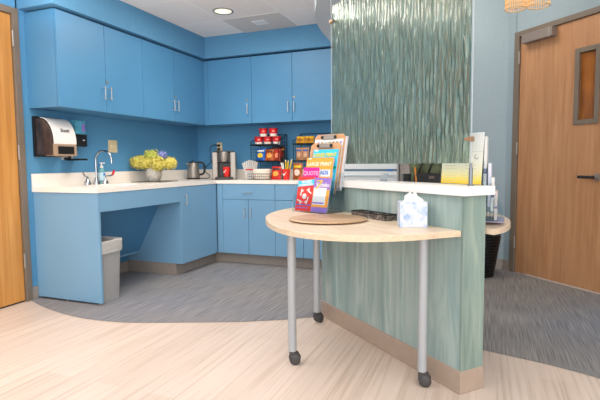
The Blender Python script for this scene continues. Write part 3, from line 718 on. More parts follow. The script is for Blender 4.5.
# napkins, filters
nx_, ny_ = .925, -.405
t = thing('napkin_stack', 'fan of white napkins with a red band in the wire basket', 'napkins', (nx_, ny_, HC+.006))
nm_ = M()
for i in range(7):
    T = Matrix.Translation((nx_, ny_, HC+.006)) @ Matrix.Rotation(R(-18+5*i), 4, 'Y')
    nm_.box(-.006+.009*i-.03, -.001+.009*i-.03, -.035, .035, .004, .2-.004*abs(i-3), T=T)
nm_.build('napkins', PAPER, t)
M().box(nx_-.05, nx_+.055, ny_-.0375, ny_-.0355, HC+.10, HC+.112).build('red_band', RED, t)
bx_, by_ = 1.045, -.405
t = thing('bowl_stack', 'stack of white paper bowls in the wire basket', 'bowls', (bx_, by_, HC+.006))
pr = [(0, .0), (.072, 0)]
for i in range(6): pr += [(.076+.002*i, .012+.016*i), (.082+.002*i, .014+.016*i), (.080+.002*i, .018+.016*i)]
pr += [(.08, .106), (.06, .08), (0, .075)]
M().lathe(pr, (bx_, by_, HC+.006), 32, 1.15, .72).build('nested_bowls', mat('paper bowl white', rgb(238, 228, 214), .7, noise=.03, nscale=(60, 60, 60)), t, smooth=True)
rc = (1.345, -.45, HC+.001)
cup('paper_cup', 'red paper cup with white swoosh holding yellow and white sticks', 'paper cup', rc, .031, .042, .105)
for i, (dx_, dy_, ln, m_, lb) in enumerate(((-.03, .01, .17, PAPER, 'white stick packet leaning furthest left in the red cup'), (-.018, -.015, .165, PAPER, 'white stick packet at the front left of the red cup'), (-.004, .015, .19, YE, 'yellow stick packet left of the middle in the red cup'), (.012, -.005, .185, YE, 'yellow stick packet right of the middle in the red cup'), (.027, .012, .2, YE, 'tall yellow stick packet with a white end leaning right in the red cup'))):
    T = Matrix.Translation((rc[0]+dx_*.45, rc[1]+dy_*.45, rc[2]+.012)) @ Matrix.Rotation(dx_*9, 4, 'Y')
    t = thing('stick_packet', lb, 'drink stick', (rc[0], rc[1], rc[2]+.01), 0, 'stick packets in the red cup')
    M().box(-.0055, .0055, -.002, .002, 0, ln*.93, T=T).build('packet', m_, t)
    M().box(-.0058, .0058, -.0022, .0022, ln*.93, ln, T=T).build('packet_end', mat('packet end', rgb(214, 206, 190), .5), t)

# waste bin
t = thing('waste_bin', 'grey plastic waste bin with clear liner under the sink counter', 'waste bin', (.45, -2.11, 0))
bm_ = M()
def rr(x0, x1, y0, y1, z, k=.03, n=5):
    out = []
    for cx_, cy_, a0 in ((x1-k, y1-k, 0), (x0+k, y1-k, 90), (x0+k, y0+k, 180), (x1-k, y0+k, 270)):
        for i in range(n+1):
            a = R(a0+90*i/n); out.append((cx_+k*math.cos(a), cy_+k*math.sin(a), z))
    return out
def loft(m, rings, cap0=True, cap1=False):
    V = [[m.bm.verts.new(p) for p in r] for r in rings]
    n = len(V[0])
    for A, B in zip(V, V[1:]):
        for j in range(n): m.bm.faces.new((A[j], A[(j+1) % n], B[(j+1) % n], B[j]))
    if cap0: m.bm.faces.new(V[0])
    if cap1: m.bm.faces.new(V[-1])
    return m
loft(bm_, [rr(.325, .602, -2.212, -2.022, .001), rr(.302, .613, -2.226, -2.0, .435), rr(.296, .617, -2.23, -1.996, .437), rr(.296, .617, -2.23, -1.996, .455), rr(.302, .611, -2.224, -2.002, .455), rr(.33, .597, -2.207, -2.03, .02)])
bm_.build('bin_body', GREYPL, t, smooth=True)
ln_ = M()
def lr(gx, z, wob):
    return [(p[0]+random.uniform(-wob, wob), p[1]+random.uniform(-wob, wob), p[2]+random.uniform(-wob, wob)) for p in rr(.296-gx, .617+gx, -2.23-gx, -1.996+gx, z)]
loft(ln_, [lr(.002, .375, .004), lr(.006, .40, .005), lr(.005, .43, .005), lr(.006, .462, .005), lr(-.004, .468, .004), lr(-.016, .44, .004), lr(-.03, .30, .006)], False)
ln_.build('bin_liner', mat('clear liner film', rgb(236, 234, 230), .25, trans=.4, ior=1.08, noise=.04, nscale=(50, 50, 50), bump=.4), t, smooth=True)

# ------------------------------------------------------------------ half wall, cap, glass
PM = Matrix.Translation(PORG) @ Matrix.Rotation(PTH, 4, 'Z')
PT, PL, ZP = .133, 1.25, .884
t = thing('half_wall', 'teal-stained plank half wall with taupe vinyl base', 'half wall', PORG, PTH)
M().box(-PL, -.012, 0, PT, .0, ZP).build('plank_panel', TEAL, t, local=True)
M().box(-.0119, 0, 0, PT, .0, ZP).build('end_panel', TEAL_E, t, local=True)
bb = M(); bb.box(-PL-.004, .004, -.005, PT+.005, 0, .1025); bb.build('base_trim', BASEV, t, local=True, bevel=.004)
M().box(-PL-.010, .006, -.010, PT+.006, .0005, .010, bev=.004).build('base_toe', BASEV, t, local=True)
t = tag(M().box(-PL-.02, .026, -.026, PT+.028, ZP, .9245).build('counter_cap', WHITE, bevel=.003), 'white solid-surface ledge on top of the teal half wall', 'ledge')
t.location = PORG; t.rotation_euler = (0, 0, PTH)
t = thing('glass_screen', 'tall rippled green glass screen above the white ledge', 'glass screen', PORG, PTH)
ZCp = .9245
g = M().box(-1.213, -.045, .064, .074, 1.024, 2.043).build('glass_panel', RIPPLE, t, local=True)
for a in (-1.232, -.030):
    rd = M().tube([(a, .069, ZCp+.09), (a, .069, ZH-.001 if a > -.5 else 2.153)], .0026, 10).build('support_rod', mat('rod grey', rgb(176, 186, 190), .4, .3), t, local=True, smooth=True)
    M().lathe([(0, 0), (.014, 0), (.014, .004), (.0085, .006), (.0085, .075), (.006, .082), (.006, .1), (0, .1)], (a, .069, ZCp+.0005), 16).build('rod_base', mat('rod base grey', rgb(128, 132, 138), .35, .6), t, local=True, smooth=True)
    for z in (1.13, 1.947):
        s_ = 1 if a < -.5 else -1
        M().box(a-.006, a+.006, .056, .082, z-.011, z+.011, bev=.002).box(min(a, a+s_*.03), max(a, a+s_*.03), .058, .08, z-.006, z+.006, bev=.002).build('glass_clip', mat('copper clip', rgb(190, 150, 120), .3, .7), t, local=True)

# ------------------------------------------------------------------ half round tables
ZT = .732; TT = .027
prof_f = [(-.012, -.003), (-.022, -.12), (-.028, -.23), (-.052, -.34), (-.105, -.455), (-.205, -.56), (-.33, -.625), (-.46, -.645), (-.6, -.635), (-.74, -.605), (-.88, -.557), (-1.01, -.5), (-1.16, -.4), (-1.29, -.275), (-1.37, -.145), (-1.40, -.003)]
def hr_table(label, prof, legs, name):
    t = thing(name, label, 'table', PORG, PTH, 'half-round tables against the half wall')
    pl = [(p.x, p.y) for p in catmull([(a, b_, 0) for a, b_ in prof], 6)]
    M().prism(pl, ZT-TT, ZT).build('tabletop', MAPLE, t, local=True, bevel=.003)
    # edge band, a hair proud of the top's edge
    eb = M(); o_ = []
    for i in range(len(pl)-1):
        (x0, y0), (x1, y1) = pl[i], pl[i+1]
        o_.append((x0, y0))
    cx_ = sum(p[0] for p in pl)/len(pl); cy_ = 0
    out = [(x+(x-cx_)*.0015, y+(y-cy_)*.002) for x, y in pl]
    for (x0, y0), (x1, y1) in zip(out, out[1:]):
        eb.quad((x0, y0, ZT-TT+.001), (x1, y1, ZT-TT+.001), (x1, y1, ZT-.002), (x0, y0, ZT-.002))
    eb.build('edge_band', MAPLE_EDGE, t, local=True, smooth=True)
    for (a, b_, ca_) in legs:
        lg = M().tube([(a, b_, .07), (a, b_, ZT-TT)], .0215, 20).build('leg', SILVER, t, local=True, smooth=True)
        T = Matrix.Translation((a, b_, 0)) @ Matrix.Rotation(ca_, 4, 'Z')
        c = M()
        c.lathe([(0, .062), (.018, .062), (.018, .074), (0, .074)], (a, b_, 0), 16)
        for sg in (-1, 1):
            c.lathe([(0, -.009), (.024, -.009), (.028, -.005), (.028, .005), (.024, .009), (.01, .0105), (0, .0105)], T=T @ Matrix.Translation((.014, sg*.0145, .0285)) @ Matrix.Rotation(R(90*-sg), 4, 'X'), n=20)
        c.box(-.016, .026, -.006, .006, .02, .066, T=T, bev=.003)
        c.lathe([(0, -.018), (.0265, -.018), (.0265, .018), (0, .018)], T=T @ Matrix.Translation((.008, 0, .042)) @ Matrix.Rotation(R(90), 4, 'X'), n=20)
        c.build('caster', RUBBER, lg, local=True, smooth=True)
    return t
hr_table('maple half-round table with silver caster legs in front of the teal half wall', prof_f, [(-.638, -.52, R(60)), (-.144, -.095, R(50)), (-1.139, -.101, R(100))], 'half_round_table')
prof_b = [(.028, PT+.02), (.018, .2), (-.008, .27), (-.06, .36), (-.14, .465), (-.24, .565), (-.4, .68), (-.6, .735), (-.8, .73), (-1.0, .66), (-1.2, .53), (-1.34, .35), (-1.39, PT+.02)]
hr_table('maple half-round table behind the half wall, only its right end showing', prof_b, [(-.62, .6, R(60)), (-.25, .24, R(20)), (-1.13, .3, R(100))], 'half_round_table')

# on the front table
rx, ry = -.632, -.31
t = thing('turntable_tray', 'round turned-wood turntable lying flat on the front table', 'turntable', (PM @ Vector((rx, ry, ZT))).to_tuple(), PTH)
M().lathe([(0, 0), (.15, 0), (.15, .003), (.19, .005), (.204, .008), (.204, .0105), (.2, .013), (0, .0135)], (0, 0, 0), 64).build('disc', RINGS, t, local=True, smooth=True)
t2 = thing('turntable_tray', 'round wooden turntable under the brochure stand on the rear table', 'turntable', (PM @ Vector((-.31, .36, ZT))).to_tuple(), PTH)
M().lathe([(0, 0), (.15, 0), (.14, .003), (.16, .005), (.172, .008), (.172, .0125), (.168, .015), (0, .0155)], (0, 0, 0), 64).build('disc', MAPLE_EDGE, t2, local=True, smooth=True)
# black mesh tray
t = thing('mesh_tray', 'low black mesh tray against the half wall on the front table', 'tray', (PM @ Vector((-.593, -.052, ZT))).to_tuple(), PTH+R(2))
def mesh_mat():
    m = mat('dark perforated mesh', rgb(52, 48, 46), .45, .3); nt = m.node_tree; b_ = nt.nodes['Principled BSDF']
    f_ = noise_at(nt, (70, 70, 70), 3); cr = ramp(nt, [(.35, rgb(62, 58, 56)), (.55, rgb(116, 110, 104)), (.72, rgb(176, 172, 166))]); nt.links.new(f_, cr.inputs[0]); nt.links.new(cr.outputs[0], b_.inputs['Base Color']); return m
wl, wd, wh = .15, .036, .032
w_ = M().box(-wl, wl, -wd, -wd+.003, .002, wh-.003).box(-wl, wl, wd-.003, wd, .002, wh-.003).box(-wl, -wl+.003, -wd, wd, .002, wh-.003).box(wl-.003, wl, -wd, wd, .002, wh-.003).box(-wl, wl, -wd, wd, 0, .003)
w_.build('mesh_walls', mesh_mat(), t, local=True)
M().tube([(-wl, -wd, wh-.002), (wl, -wd, wh-.002), (wl, wd, wh-.002), (-wl, wd, wh-.002)], .0035, 8, closed=True).build('rim', BLACK, t, local=True, smooth=True)
for dx_ in (-.052, .06): M().box(dx_, dx_+.002, -wd+.003, wd-.003, .003, wh-.004).build('divider', BLACK, t, local=True)
# tissue box
T0 = Vector((2.868, -2.698, ZT)); dirx = Vector((.121, .039, 0)).normalized(); diry = Vector((-dirx.y, dirx.x, 0))
ctr = T0+dirx*.0635+diry*.045-diry*.012
t = thing('tissue_box', 'white and pale blue tissue box on the front table by the half wall', 'tissue box', ctr.to_tuple(), math.atan2(dirx.y, dirx.x))
M().box(-.062, .062, -.045, .045, 0, .118, bev=.002).build('carton', TISSUEP, t, local=True)
M().lathe([(0, 0), (.032, 0), (.03, .001), (0, .0012)], (0, 0, .118), 24, 1.2, .8).build('opening', PAPER, t, local=True)
ts = M()
def tis(u, v):
    a = 2*math.pi*u; r_ = (.036*(1-v)**.75+.008)*(1+.25*math.sin(3*a+2)*(1-v)+.12*math.sin(7*a)*v)
    return (r_*1.05*math.cos(a)+.004*math.sin(9*v)-.004, r_*.62*math.sin(a), .1185+.038*v**.9+.006*math.sin(2*a+1)*v)
ts.grid(tis, 36, 8, closeu=True)
ts.build('tissue', PAPER, t, local=True, smooth=True)

# ------------------------------------------------------------------ puzzle book holder
HX = Vector((.933, -.361, 0)).normalized(); HY = Vector((-HX.y, HX.x, 0))
HO = Vector((2.228, -2.20, ZT+.001))+HX*.026
HRZ = math.atan2(HX.y, HX.x)
TILT = math.atan(.22)
def HT(x, y, z): return Matrix.Translation((x, y, z)) @ Matrix.Rotation(-TILT, 4, 'X')     # local frame of a leaning sheet, z up its face
def ys(so, z): return so+.22*z
t = thing('brochure_holder', 'clear tiered acrylic holder of puzzle books on the front table', 'brochure holder', HO.to_tuple(), HRZ)
M().box(-.142, .142, -.014, .15, 0, .004).build('base_plate', CLEAR, t, local=True)
for so_, z, h_ in ((-.010, .004, .10), (.016, .05, .10), (.063, .09, .10)):
    M().box(-.142, .142, 0, .0025, 0, h_, T=HT(0, ys(so_, z), z)).build('front_pane', CLEAR, t, local=True)
for sx_ in (-.1445, .1420):
    M().prism([(-.014, .004), (.02, .15), (.06, .2), (.10, .24), (.15, .24), (.15, .004)], sx_, sx_+.0025, T=Matrix(((0, 0, 1, 0), (1, 0, 0, 0), (0, 1, 0, 0), (0, 0, 0, 1)))).build('side_pane', CLEAR, t, local=True)
M().box(-.142, .142, 0, .003, 0, .145, T=HT(0, ys(.112, .005), .005)).build('back_pane', CLEAR, t, local=True)
def book(x0, x1, so_, z, h_, m, label, name='puzzle_book', th=.007, cat='puzzle book', group=None):
    t = thing(name, label, cat, HO.to_tuple(), HRZ, group)
    T = HT((x0+x1)/2, ys(so_, z), z)
    w2 = (x1-x0)/2
    M().box(-w2, w2, 0, .0012, 0, h_, T=T).build('cover', m, t, local=True)
    M().box(-w2+.001, w2-.001, .0013, th, .001, h_-.001, T=T).build('pages', PAPER, t, local=True)
    return t, T, w2
RX = Matrix.Rotation(R(90), 4, 'X')
def patch(t, T, name, m, x0, x1, z0, z1, dep=.001):
    M().box(x0, x1, -dep, -.0002, z0, z1, T=T).build(name, m, t, local=True)
def words(t, T, s_, size, m, x, z, bold=.0006, dep=.0022, rot=0):
    return text('lettering', s_, size, m, t, T @ Matrix.Translation((x, -dep, z)) @ RX @ Matrix.Rotation(rot, 4, 'Z'), .0004, bold)
# front tier
t, T, w2 = book(-.128, .0, -.004, .006, .214, TOMATO, 'red crossword book with cyan title band, front left of the holder')
M().prism([(-w2, .148), (w2, .162), (w2, .2), (-w2, .186)], .0002, .0012, T=T @ RX @ Matrix.Identity(4)).build('title_band', CY, t, local=True)
words(t, T, 'WORD', .026, PAPER, .005, .181, rot=R(6)); words(t, T, 'CROSSWORDS', .0165, PAPER, 0, .162, rot=R(6))
for cx_, cz_, a in ((-.03, .115, .6), (.034, .122, -.5), (-.034, .062, 2.4), (.028, .066, -2.4)):
    for da in (-.5, .3, 2.6):
        M().box(-.004, .004, -.0012, -.0003, 0, .023, T=T @ Matrix.Translation((cx_, 0, cz_)) @ Matrix.Rotation(a+da, 4, 'Y')).build('white_shape', PAPER, t, local=True)
M().lathe([(0, 0), (.017, 0), (.017, .0012), (0, .0013)], T=T @ Matrix.Translation((0, -.0003, .092)) @ RX, n=20).build('white_disc', PAPER, t, local=True)
patch(t, T, 'blue_line', BLUEP, -w2, w2, .036, .042); patch(t, T, 'small_print', PU, -w2+.012, w2-.02, .018, .024)
t, T, w2 = book(.003, .127, -.004, .006, .208, PU, 'purple sudoku book with white grid, front right of the holder')
patch(t, T, 'orange_margin', OR, -w2, w2, .03, .135); patch(t, T, 'white_grid', PAPER, -w2+.004, w2-.022, .044, .148, .0014)
patch(t, T, 'small_print', PU, -w2+.004, w2-.03, .05, .06, .002)
words(t, T, 'Sudoku', .034, PAPER, .008, .165)
M().box(-.004, .004, -.0036, -.0028, -.036, .036, T=T @ Matrix.Translation((-.02, 0, .165)) @ Matrix.Rotation(R(38), 4, 'Y')).build('pencil', YE, t, local=True)
words(t, T, 'Amazing', .014, YE, -.02, .19)
# second tier
t, T, w2 = book(-.127, .003, .026, .06, .216, PK, 'magenta puzzle book behind the red one in the holder')
words(t, T, 'QUOTE', .036, mat('pale pink print', rgb(250, 190, 222), .5), 0, .178); patch(t, T, 'ink_line', INK, -.05, .05, .148, .156)
t, T, w2 = book(-.125, .09, .042, .09, .247, OR, 'large orange book reading LARGE PRINT in cream letters')
words(t, T, 'LARGE PRINT', .033, mat('cream print', rgb(252, 236, 206), .5), 0, .205, .0009); patch(t, T, 'cream_mark', PAPER, -w2+.012, -w2+.04, .238, .245)
patch(t, T, 'white_panel', PAPER, .008, .096, .128, .172); words(t, T, 'ADS', .034, BLUEP, .05, .152, .001); patch(t, T, 'cyan_panel', CY, .008, .096, .07, .112, .0012)
# clipboards
def clipboard(x0, x1, so_, z, h_, label, paper):
    t = thing('clipboard', label, 'clipboard', HO.to_tuple(), HRZ, 'clipboards in the acrylic holder')
    T = HT((x0+x1)/2, ys(so_, z), z); w2 = (x1-x0)/2
    pts = [(-w2, 0), (w2, 0), (w2, h_-.02), (w2-.02, h_), (-w2+.02, h_), (-w2, h_-.02)]
    M().prism(pts, -.0035, 0, T=T @ RX).build('board', KRAFT, t, local=True)
    c = M().box(-.055, .055, -.012, -.0015, h_-.036, h_-.012, T=T, bev=.004).tube([T @ Vector((-.05, -.007, h_-.012)), T @ Vector((.05, -.007, h_-.012))], .006, 10)
    c.build('metal_clip', STEEL, t, local=True)
    for sx_ in (-.052, .052): M().lathe([(0, 0), (.011, 0), (.011, .002), (0, .002)], T=T @ Matrix.Translation((sx_, -.0125, h_-.022)) @ RX, n=12).build('clip_end', BLACK, t, local=True)
    return t, T, w2
t, T, w2 = clipboard(-.139, .105, .080, .11, .322, 'hardboard clipboard carrying the cyan book, nearer of the two', None)
t, T, w2 = clipboard(-.13, .114, .098, .15, .336, 'hardboard clipboard with white sheets at the back of the holder', None)
t3, T3, w3 = book(-.105, .098, .071, .11, .279, CY, 'large cyan book reading LARGE PRINT in yellow letters on the nearer clipboard')
words(t3, T3, 'LARGE PRINT', .031, mat('olive yellow print', rgb(222, 214, 70), .5), -.002, .243, .0013); patch(t3, T3, 'white_mark', PAPER, -w3+.012, -w3+.04, .268, .275)
patch(t3, T3, 'red_badge', RED, .05, .082, .19, .215); words(t3, T3, '28', .026, PAPER, .068, .202, .0008); patch(t3, T3, 'green_strip', GREENP, .05, w3-.004, .155, .172); patch(t3, T3, 'white_column', PAPER, .05, w3-.02, .02, .135); patch(t3, T3, 'tan_figure', OR, .064, .078, .02, .12, .0014)
t4, T4, w4 = book(-.122, .106, .093, .15, .304, PAPER, 'white sheet with dark header clipped on the rear clipboard', name='printed_sheet', th=.003, cat='paper')
for k in range(7): patch(t4, T4, 'printed_mark', [PU, GREENP, CY, GREENP, INK, INK, PU][k], -.09+.03*k, -.075+.03*k, .276, .287)
# spare sheets seen edge-on at the right of the clipboards
t5, T5, w5 = book(-.05, .128, .1025, .13, .34, mat('grey sheet', rgb(206, 204, 210), .6), 'grey folder edge sticking out right of the clipboards', name='paper_folder', th=.012, cat='folder')

# ------------------------------------------------------------------ on the ledge and beyond
T_ = PM @ Matrix.Translation((-.135, .138, ZCp+.001))
t = thing('sign_holder', 'clear acrylic stand holding the white and yellow notice at the ledge end', 'sign holder', T_.to_translation().to_tuple(), PTH)
BT = Matrix.Rotation(R(-4), 4, 'X')
SW0, SW1, SH = -.148, .102, .238
M().box(SW0-.009, SW1+.003, -.001, .001, .0, SH+.004, T=BT).box(SW0-.009, SW1+.003, 0, .012, 0, .003).build('acrylic_pane', CLEAR, t, local=True)
t = thing('printed_notice', 'white notice fading to yellow at the bottom, at the right end of the ledge', 'notice', T_.to_translation().to_tuple(), PTH)
M().box(SW0, SW1, -.003, -.0015, .002, SH, T=BT).build('sheet', SIGN, t, local=True)
ln_ = M()
random.seed(3)
for cx_ in (-.09, .035):
    for k, z in enumerate((.10, .088, .074, .052, .041, .029, .012)):
        hw = .02 if k in (0, 3) else random.uniform(.03, .05)
        ln_.box(cx_-hw, cx_+hw, -.0036, -.0031, z-.0008, z+.0008, T=BT)
ln_.build('fine_print', FAINT, t, local=True)
M().box(-.05, .018, -.0036, -.0031, .113, .118, T=BT).build('heading', mat('olive ink', rgb(160, 154, 130), .6), t, local=True)
M().box(-.012, -.0115, -.0036, -.0031, .01, .08, T=BT).build('column_line', FAINT, t, local=True)
M().box(SW0, SW1, -.0036, -.0031, .1505, .152, T=BT).build('fold_line', mat('pale grey ink', rgb(206, 206, 206), .6), t, local=True)
lg = M(); lg.tube([BT @ Vector(p) for p in catmull([(.064, -.0034, .138), (.056, -.0034, .13), (.06, -.0034, .12), (.072, -.0034, .119), (.078, -.0034, .124)], 5)], .0016, 6); lg.build('drop_logo', mat('grey ink', rgb(130, 134, 140), .6), t, local=True)
# small clear acrylic card stand on the ledge
t = thing('card_stand', 'small empty clear acrylic card stand behind the left end of the ledge', 'card stand', (PM @ Vector((-.72, .115, ZCp))).to_tuple(), PTH)
pts = [(-.03, 0), (.03, 0), (.03, .045)]+[(.03-.055*(1-math.cos(R(90*k/6))), .045+.0*k) for k in range(0, 1)]+[(.0, .043), (-.02, .03)]
M().prism(pts, 0, .003, T=Matrix.Rotation(R(84), 4, 'X')).build('upright', mat('frosted acrylic', rgb(196, 206, 212), .2, trans=.6, ior=1.15), t, local=True)
M().box(-.03, .03, -.008, .02, 0, .003).build('foot', CLEAR, t, local=True)
# brochure stand at the rear table, seen edge-on
BS = (3.262, -2.405, ZT+.016)
BRZ = PTH+R(-50)
t = thing('brochure_stand', 'clear tiered acrylic brochure stand on the rear table, seen from its side', 'brochure stand', BS, BRZ)
M().box(-.11, .11, -.062, .06, 0, .004).build('base_plate', mat('lilac acrylic', rgb(190, 184, 214), .2, trans=.4, ior=1.2), t, local=True)
for y, h_ in ((-.039, .36), (-.019, .25), (-.004, .18), (.011, .11)):
    M().box(-.11, .11, y, y+.002, .004, h_).build('tier_pane', CLEAR, t, local=True)
for x in (-.11, .108):
    M().prism([(-.055, .004), (.055, .004), (.055, .05), (.024, .12), (0, .2), (-.03, .28), (-.055, .34)], x, x+.002, T=Matrix(((0, 0, 1, 0), (1, 0, 0, 0), (0, 1, 0, 0), (0, 0, 0, 1)))).build('side_pane', CLEAR, t, local=True)
for y, z0_, z1_, lb, m_ in ((-.034, .10, .40, 'tall white leaflet stack at the back tier of the rear brochure stand', PAPER), (-.014, .07, .275, 'white leaflet stack in the second tier of the rear brochure stand', mat('pale lilac paper', rgb(222, 222, 234), .6)), (.0, .05, .205, 'white leaflet stack in the third tier of the rear brochure stand', PAPER), (.015, .008, .14, 'short cream leaflet stack in the lowest tier of the rear brochure stand', mat('cream leaflet', rgb(214, 200, 194), .6))):
    tb = thing('leaflet_stack', lb, 'leaflets', BS, BRZ, 'leaflet stacks in the rear brochure stand')
    M().box(-.095, .095, y, y+.013, z0_, z1_).build('sheets', m_, tb, local=True)
    M().box(-.0955, .0955, y-.0004, y+.0134, z0_+(z1_-z0_)*.42, z0_+(z1_-z0_)*.50).build('printed_band', mat('slate print', rgb(126, 130, 158), .6), tb, local=True)
# black slatted basket by the corner
wb = (3.195, -.335, 0)
t = thing('waste_basket', 'black ribbed waste basket on the carpet under the rear table', 'waste basket', wb)
pr = [(0, .002), (.115, 0)]
for k in range(14): pr += [(.118+.004*k, .012+.026*k), (.126+.004*k, .016+.026*k), (.126+.004*k, .028+.026*k), (.119+.004*k, .032+.026*k)]
pr += [(.178, .385), (.168, .385), (.115, .01), (0, .01)]
M().lathe(pr, wb, 32).build('ribbed_body', BLACK, t, smooth=True)

# white cabinet, beige cabinet, small desk and backpack beyond the half wall
t = thing('storage_cabinet', 'white drawer cabinet seen under the left of the glass', 'cabinet', (2.22, -.3, 0))
WC = mat('white cabinet enamel', rgb(222, 228, 232), .35)
M().box(1.925, 2.493, -.58, -.02, 0.0, 1.27).build('carcass', WC, t)
for z0_, z1_ in ((.02, .33), (.345, .645), (.66, .952), (.972, 1.26)):
    dr = M().box(1.928, 2.490, -.60, -.581, z0_, z1_).build('drawer', WC, t, bevel=.003)
    M().box(1.94, 2.478, -.612, -.6005, z1_-.042, z1_-.036).build('drawer_pull', mat('pale pull', rgb(196, 204, 210), .3), dr)
M().box(1.93, 2.488, -.597, -.582, .952, .972).build('dark_gap', mat('slate gap', rgb(96, 122, 140), .5), t)
M().box(2.40, 2.455, -.613, -.6125, .956, .968).build('blue_sticker', BLUEP, t)
t = thing('storage_cabinet', 'narrow beige cabinet between the white cabinet and the backpack', 'cabinet', (2.60, -.3, 0))
BE = mat('beige enamel', rgb(176, 166, 162), .5)
M().box(2.50, 2.86, -.5, -.02, 0, 1.2).build('carcass', BE, t); d_ = M().box(2.502, 2.858, -.52, -.501, .01, 1.195).build('door', BE, t, bevel=.002)
M().box(2.84, 2.85, -.535, -.521, .7, .8).build('handle', STEEL, d_)
M().box(2.582, 2.602, -.526, -.5205, 1.0, 1.04).build('red_magnet', RED, d_)
t = thing('small_desk', 'small white desk behind the half wall carrying the backpack', 'desk', (2.82, -1.02, 0), R(-41.8))
M().box(-.28, .28, -.2, .2, .715, .74).build('desktop', WHITE, t, local=True, bevel=.002)
for a in (-.26, .26):
    for b_ in (-.15, .15): M().box(a-.015, a+.015, b_-.015, b_+.015, 0, .715).build('leg', SILVER, t, local=True)
bo = (2.793, -1.055, .741)
t = thing('backpack', 'olive and black backpack with orange piping behind the ledge', 'backpack', bo, R(20))
OLIVE = mat('olive cloth', rgb(92, 100, 76), .85, noise=.6, nscale=(14, 14, 14), bump=.5)
def pk(u, v):
    a = 2*math.pi*u; k = (1-max(0, v-.7)**2*4.2); w_ = .12*k; d = .09*k*(1+.08*math.sin(5*v))
    cx_ = abs(math.cos(a))**.55*math.copysign(1, math.cos(a)); sy_ = abs(math.sin(a))**.55*math.copysign(1, math.sin(a))
    return (w_*cx_+.006*math.sin(11*v+3*a), d*sy_+.006*math.sin(9*v+5*a), .40*v)
g = M(); g.grid(pk, 40, 16, closeu=True); g.bm.faces.new([v for v in g.bm.verts if abs(v.co.z) < 1e-6])
top = [v for v in g.bm.verts if abs(v.co.z-.40) < 1e-6]; g.bm.faces.new(top)
g.build('body', OLIVE, t, local=True, smooth=True)
M().box(-.112, .112, -.128, -.082, .004, .205, bev=.012).build('front_pocket', mat('black nylon', rgb(36, 36, 38), .6, noise=.3, nscale=(50, 50, 50)), t, local=True)
M().box(-.005, .035, -.1305, -.1285, .165, .185).build('leather_patch', mat('brown patch', rgb(110, 92, 86), .6), t, local=True)
for x, z0_, z1_ in ((-.098, .01, .25), (.108, .01, .19)):
    M().tube(catmull([(x, -.135, z0_), (x-.004, -.136, (z0_+z1_)/2), (x-.008, -.105, z1_)], 5), .006, 8).build('orange_piping', mat('orange trim', rgb(226, 138, 48), .6), t, local=True, smooth=True)
for x in (-.075, .0):
    M().tube(catmull([(x, -.095, .2), (x+.02, -.11, .27), (x+.09, -.07, .37)], 5), .008, 8).build('strap', mat('dark strap', rgb(34, 36, 30), .7), t, local=True, smooth=True)
cxn = Vector((2.647, -1.065, .741))
t = thing('desk_speaker', 'small black box speaker left of the backpack', 'speaker', cxn.to_tuple(), R(20))
M().box(-.03, .03, -.04, .04, 0, .20, bev=.004).build('cabinet', BLACK, t, local=True)
M().lathe([(0, 0), (.028, 0), (.03, .003), (.01, .001), (0, .001)], T=Matrix.Translation((0, -.0405, .12)) @ Matrix.Rotation(R(90), 4, 'X'), n=20).build('driver', RUBBER, t, local=True, smooth=True)

# ------------------------------------------------------------------ ceiling fixtures
lx, ly = 1.0, -1.052
t = thing('recessed_light', 'round recessed downlight in the kitchen ceiling tiles', 'ceiling light', (lx, ly, ZC))
M().lathe([(.076, -.001), (.092, -.001), (.093, -.005), (.088, -.008), (.078, -.005), (.076, -.001)], (lx, ly, ZC), 32).build('trim_ring', mat('grey trim ring', rgb(130, 142, 150), .35, .4), t, smooth=True)
M().lathe([(0, -.0015), (.077, -.0015), (.077, -.004), (0, -.005)], (lx, ly, ZC), 32).build('lens', mat('lit lens', (1, .86, .66, 1), .4, emit=.75), t, smooth=True)
M().lathe([(0, -.0051), (.036, -.0051), (.036, -.007), (0, -.008)], (lx, ly, ZC), 24).build('lamp', mat('bright lamp', (1, .9, .76, 1), .4, emit=1.0), t, smooth=True)
t = thing('ceiling_panel', 'grey ceiling panel with a small white square centre', 'ceiling panel', (1.15, -.53, ZC))
M().box(.852, 1.448, -.828, -.30, ZC-.004, ZC-.0005).build('panel', mat('grey panel', rgb(212, 206, 201), .8, noise=.04, nscale=(80, 80, 80)), t)
M().box(1.095, 1.235, -.69, -.56, ZC-.010, ZC-.0045, bev=.002).build('centre_plate', WHITE, t)

# pendants
PEND = mat('warm crystal strand', rgb(255, 206, 140), .15, emit=.14)
PRING = mat('gilt ring', rgb(214, 180, 120), .3, .6, emit=.1) if False else mat('gilt ring', rgb(236, 206, 150), .3, .4)
def pendant(c, r, label):
    t = thing('pendant_lamp', label, 'pendant lamp', c, 0, 'crystal pendant lamps near the right door')
    x, y, z = c
    st = M()
    for i in range(30):
        a = 2*math.pi*i/30; st.tube([(x+r*math.cos(a), y+r*math.sin(a), z+.004), (x+r*math.cos(a), y+r*math.sin(a), z+.24)], .0024, 5)
    st.build('crystal_strands', PEND, t)
    for zz in (.0, .03, .12, .24):
        rg = M(); rg.tube([(x+r*math.cos(2*math.pi*i/32), y+r*math.sin(2*math.pi*i/32), z+zz+.003) for i in range(32)], .003, 6, closed=True); rg.build('ring', PRING, t, smooth=True)
    M().sphere((x, y, z+.13), .03, 8).build('bulb', mat('glowing bulb', (1, .78, .45, 1), .4, emit=3), t, smooth=True)
    M().tube([(x, y, z+.16), (x, y, z+.26)], .012, 10).tube([(x, y, z+.25), (x, y, ZH)], .003, 6).build('stem', BLACK, t, smooth=True)
    M().tube([(x-r, y, z+.243), (x+r, y, z+.243)], .0025, 6).tube([(x, y-r, z+.243), (x, y+r, z+.243)], .0025, 6).build('spider', PRING, t)
    return t
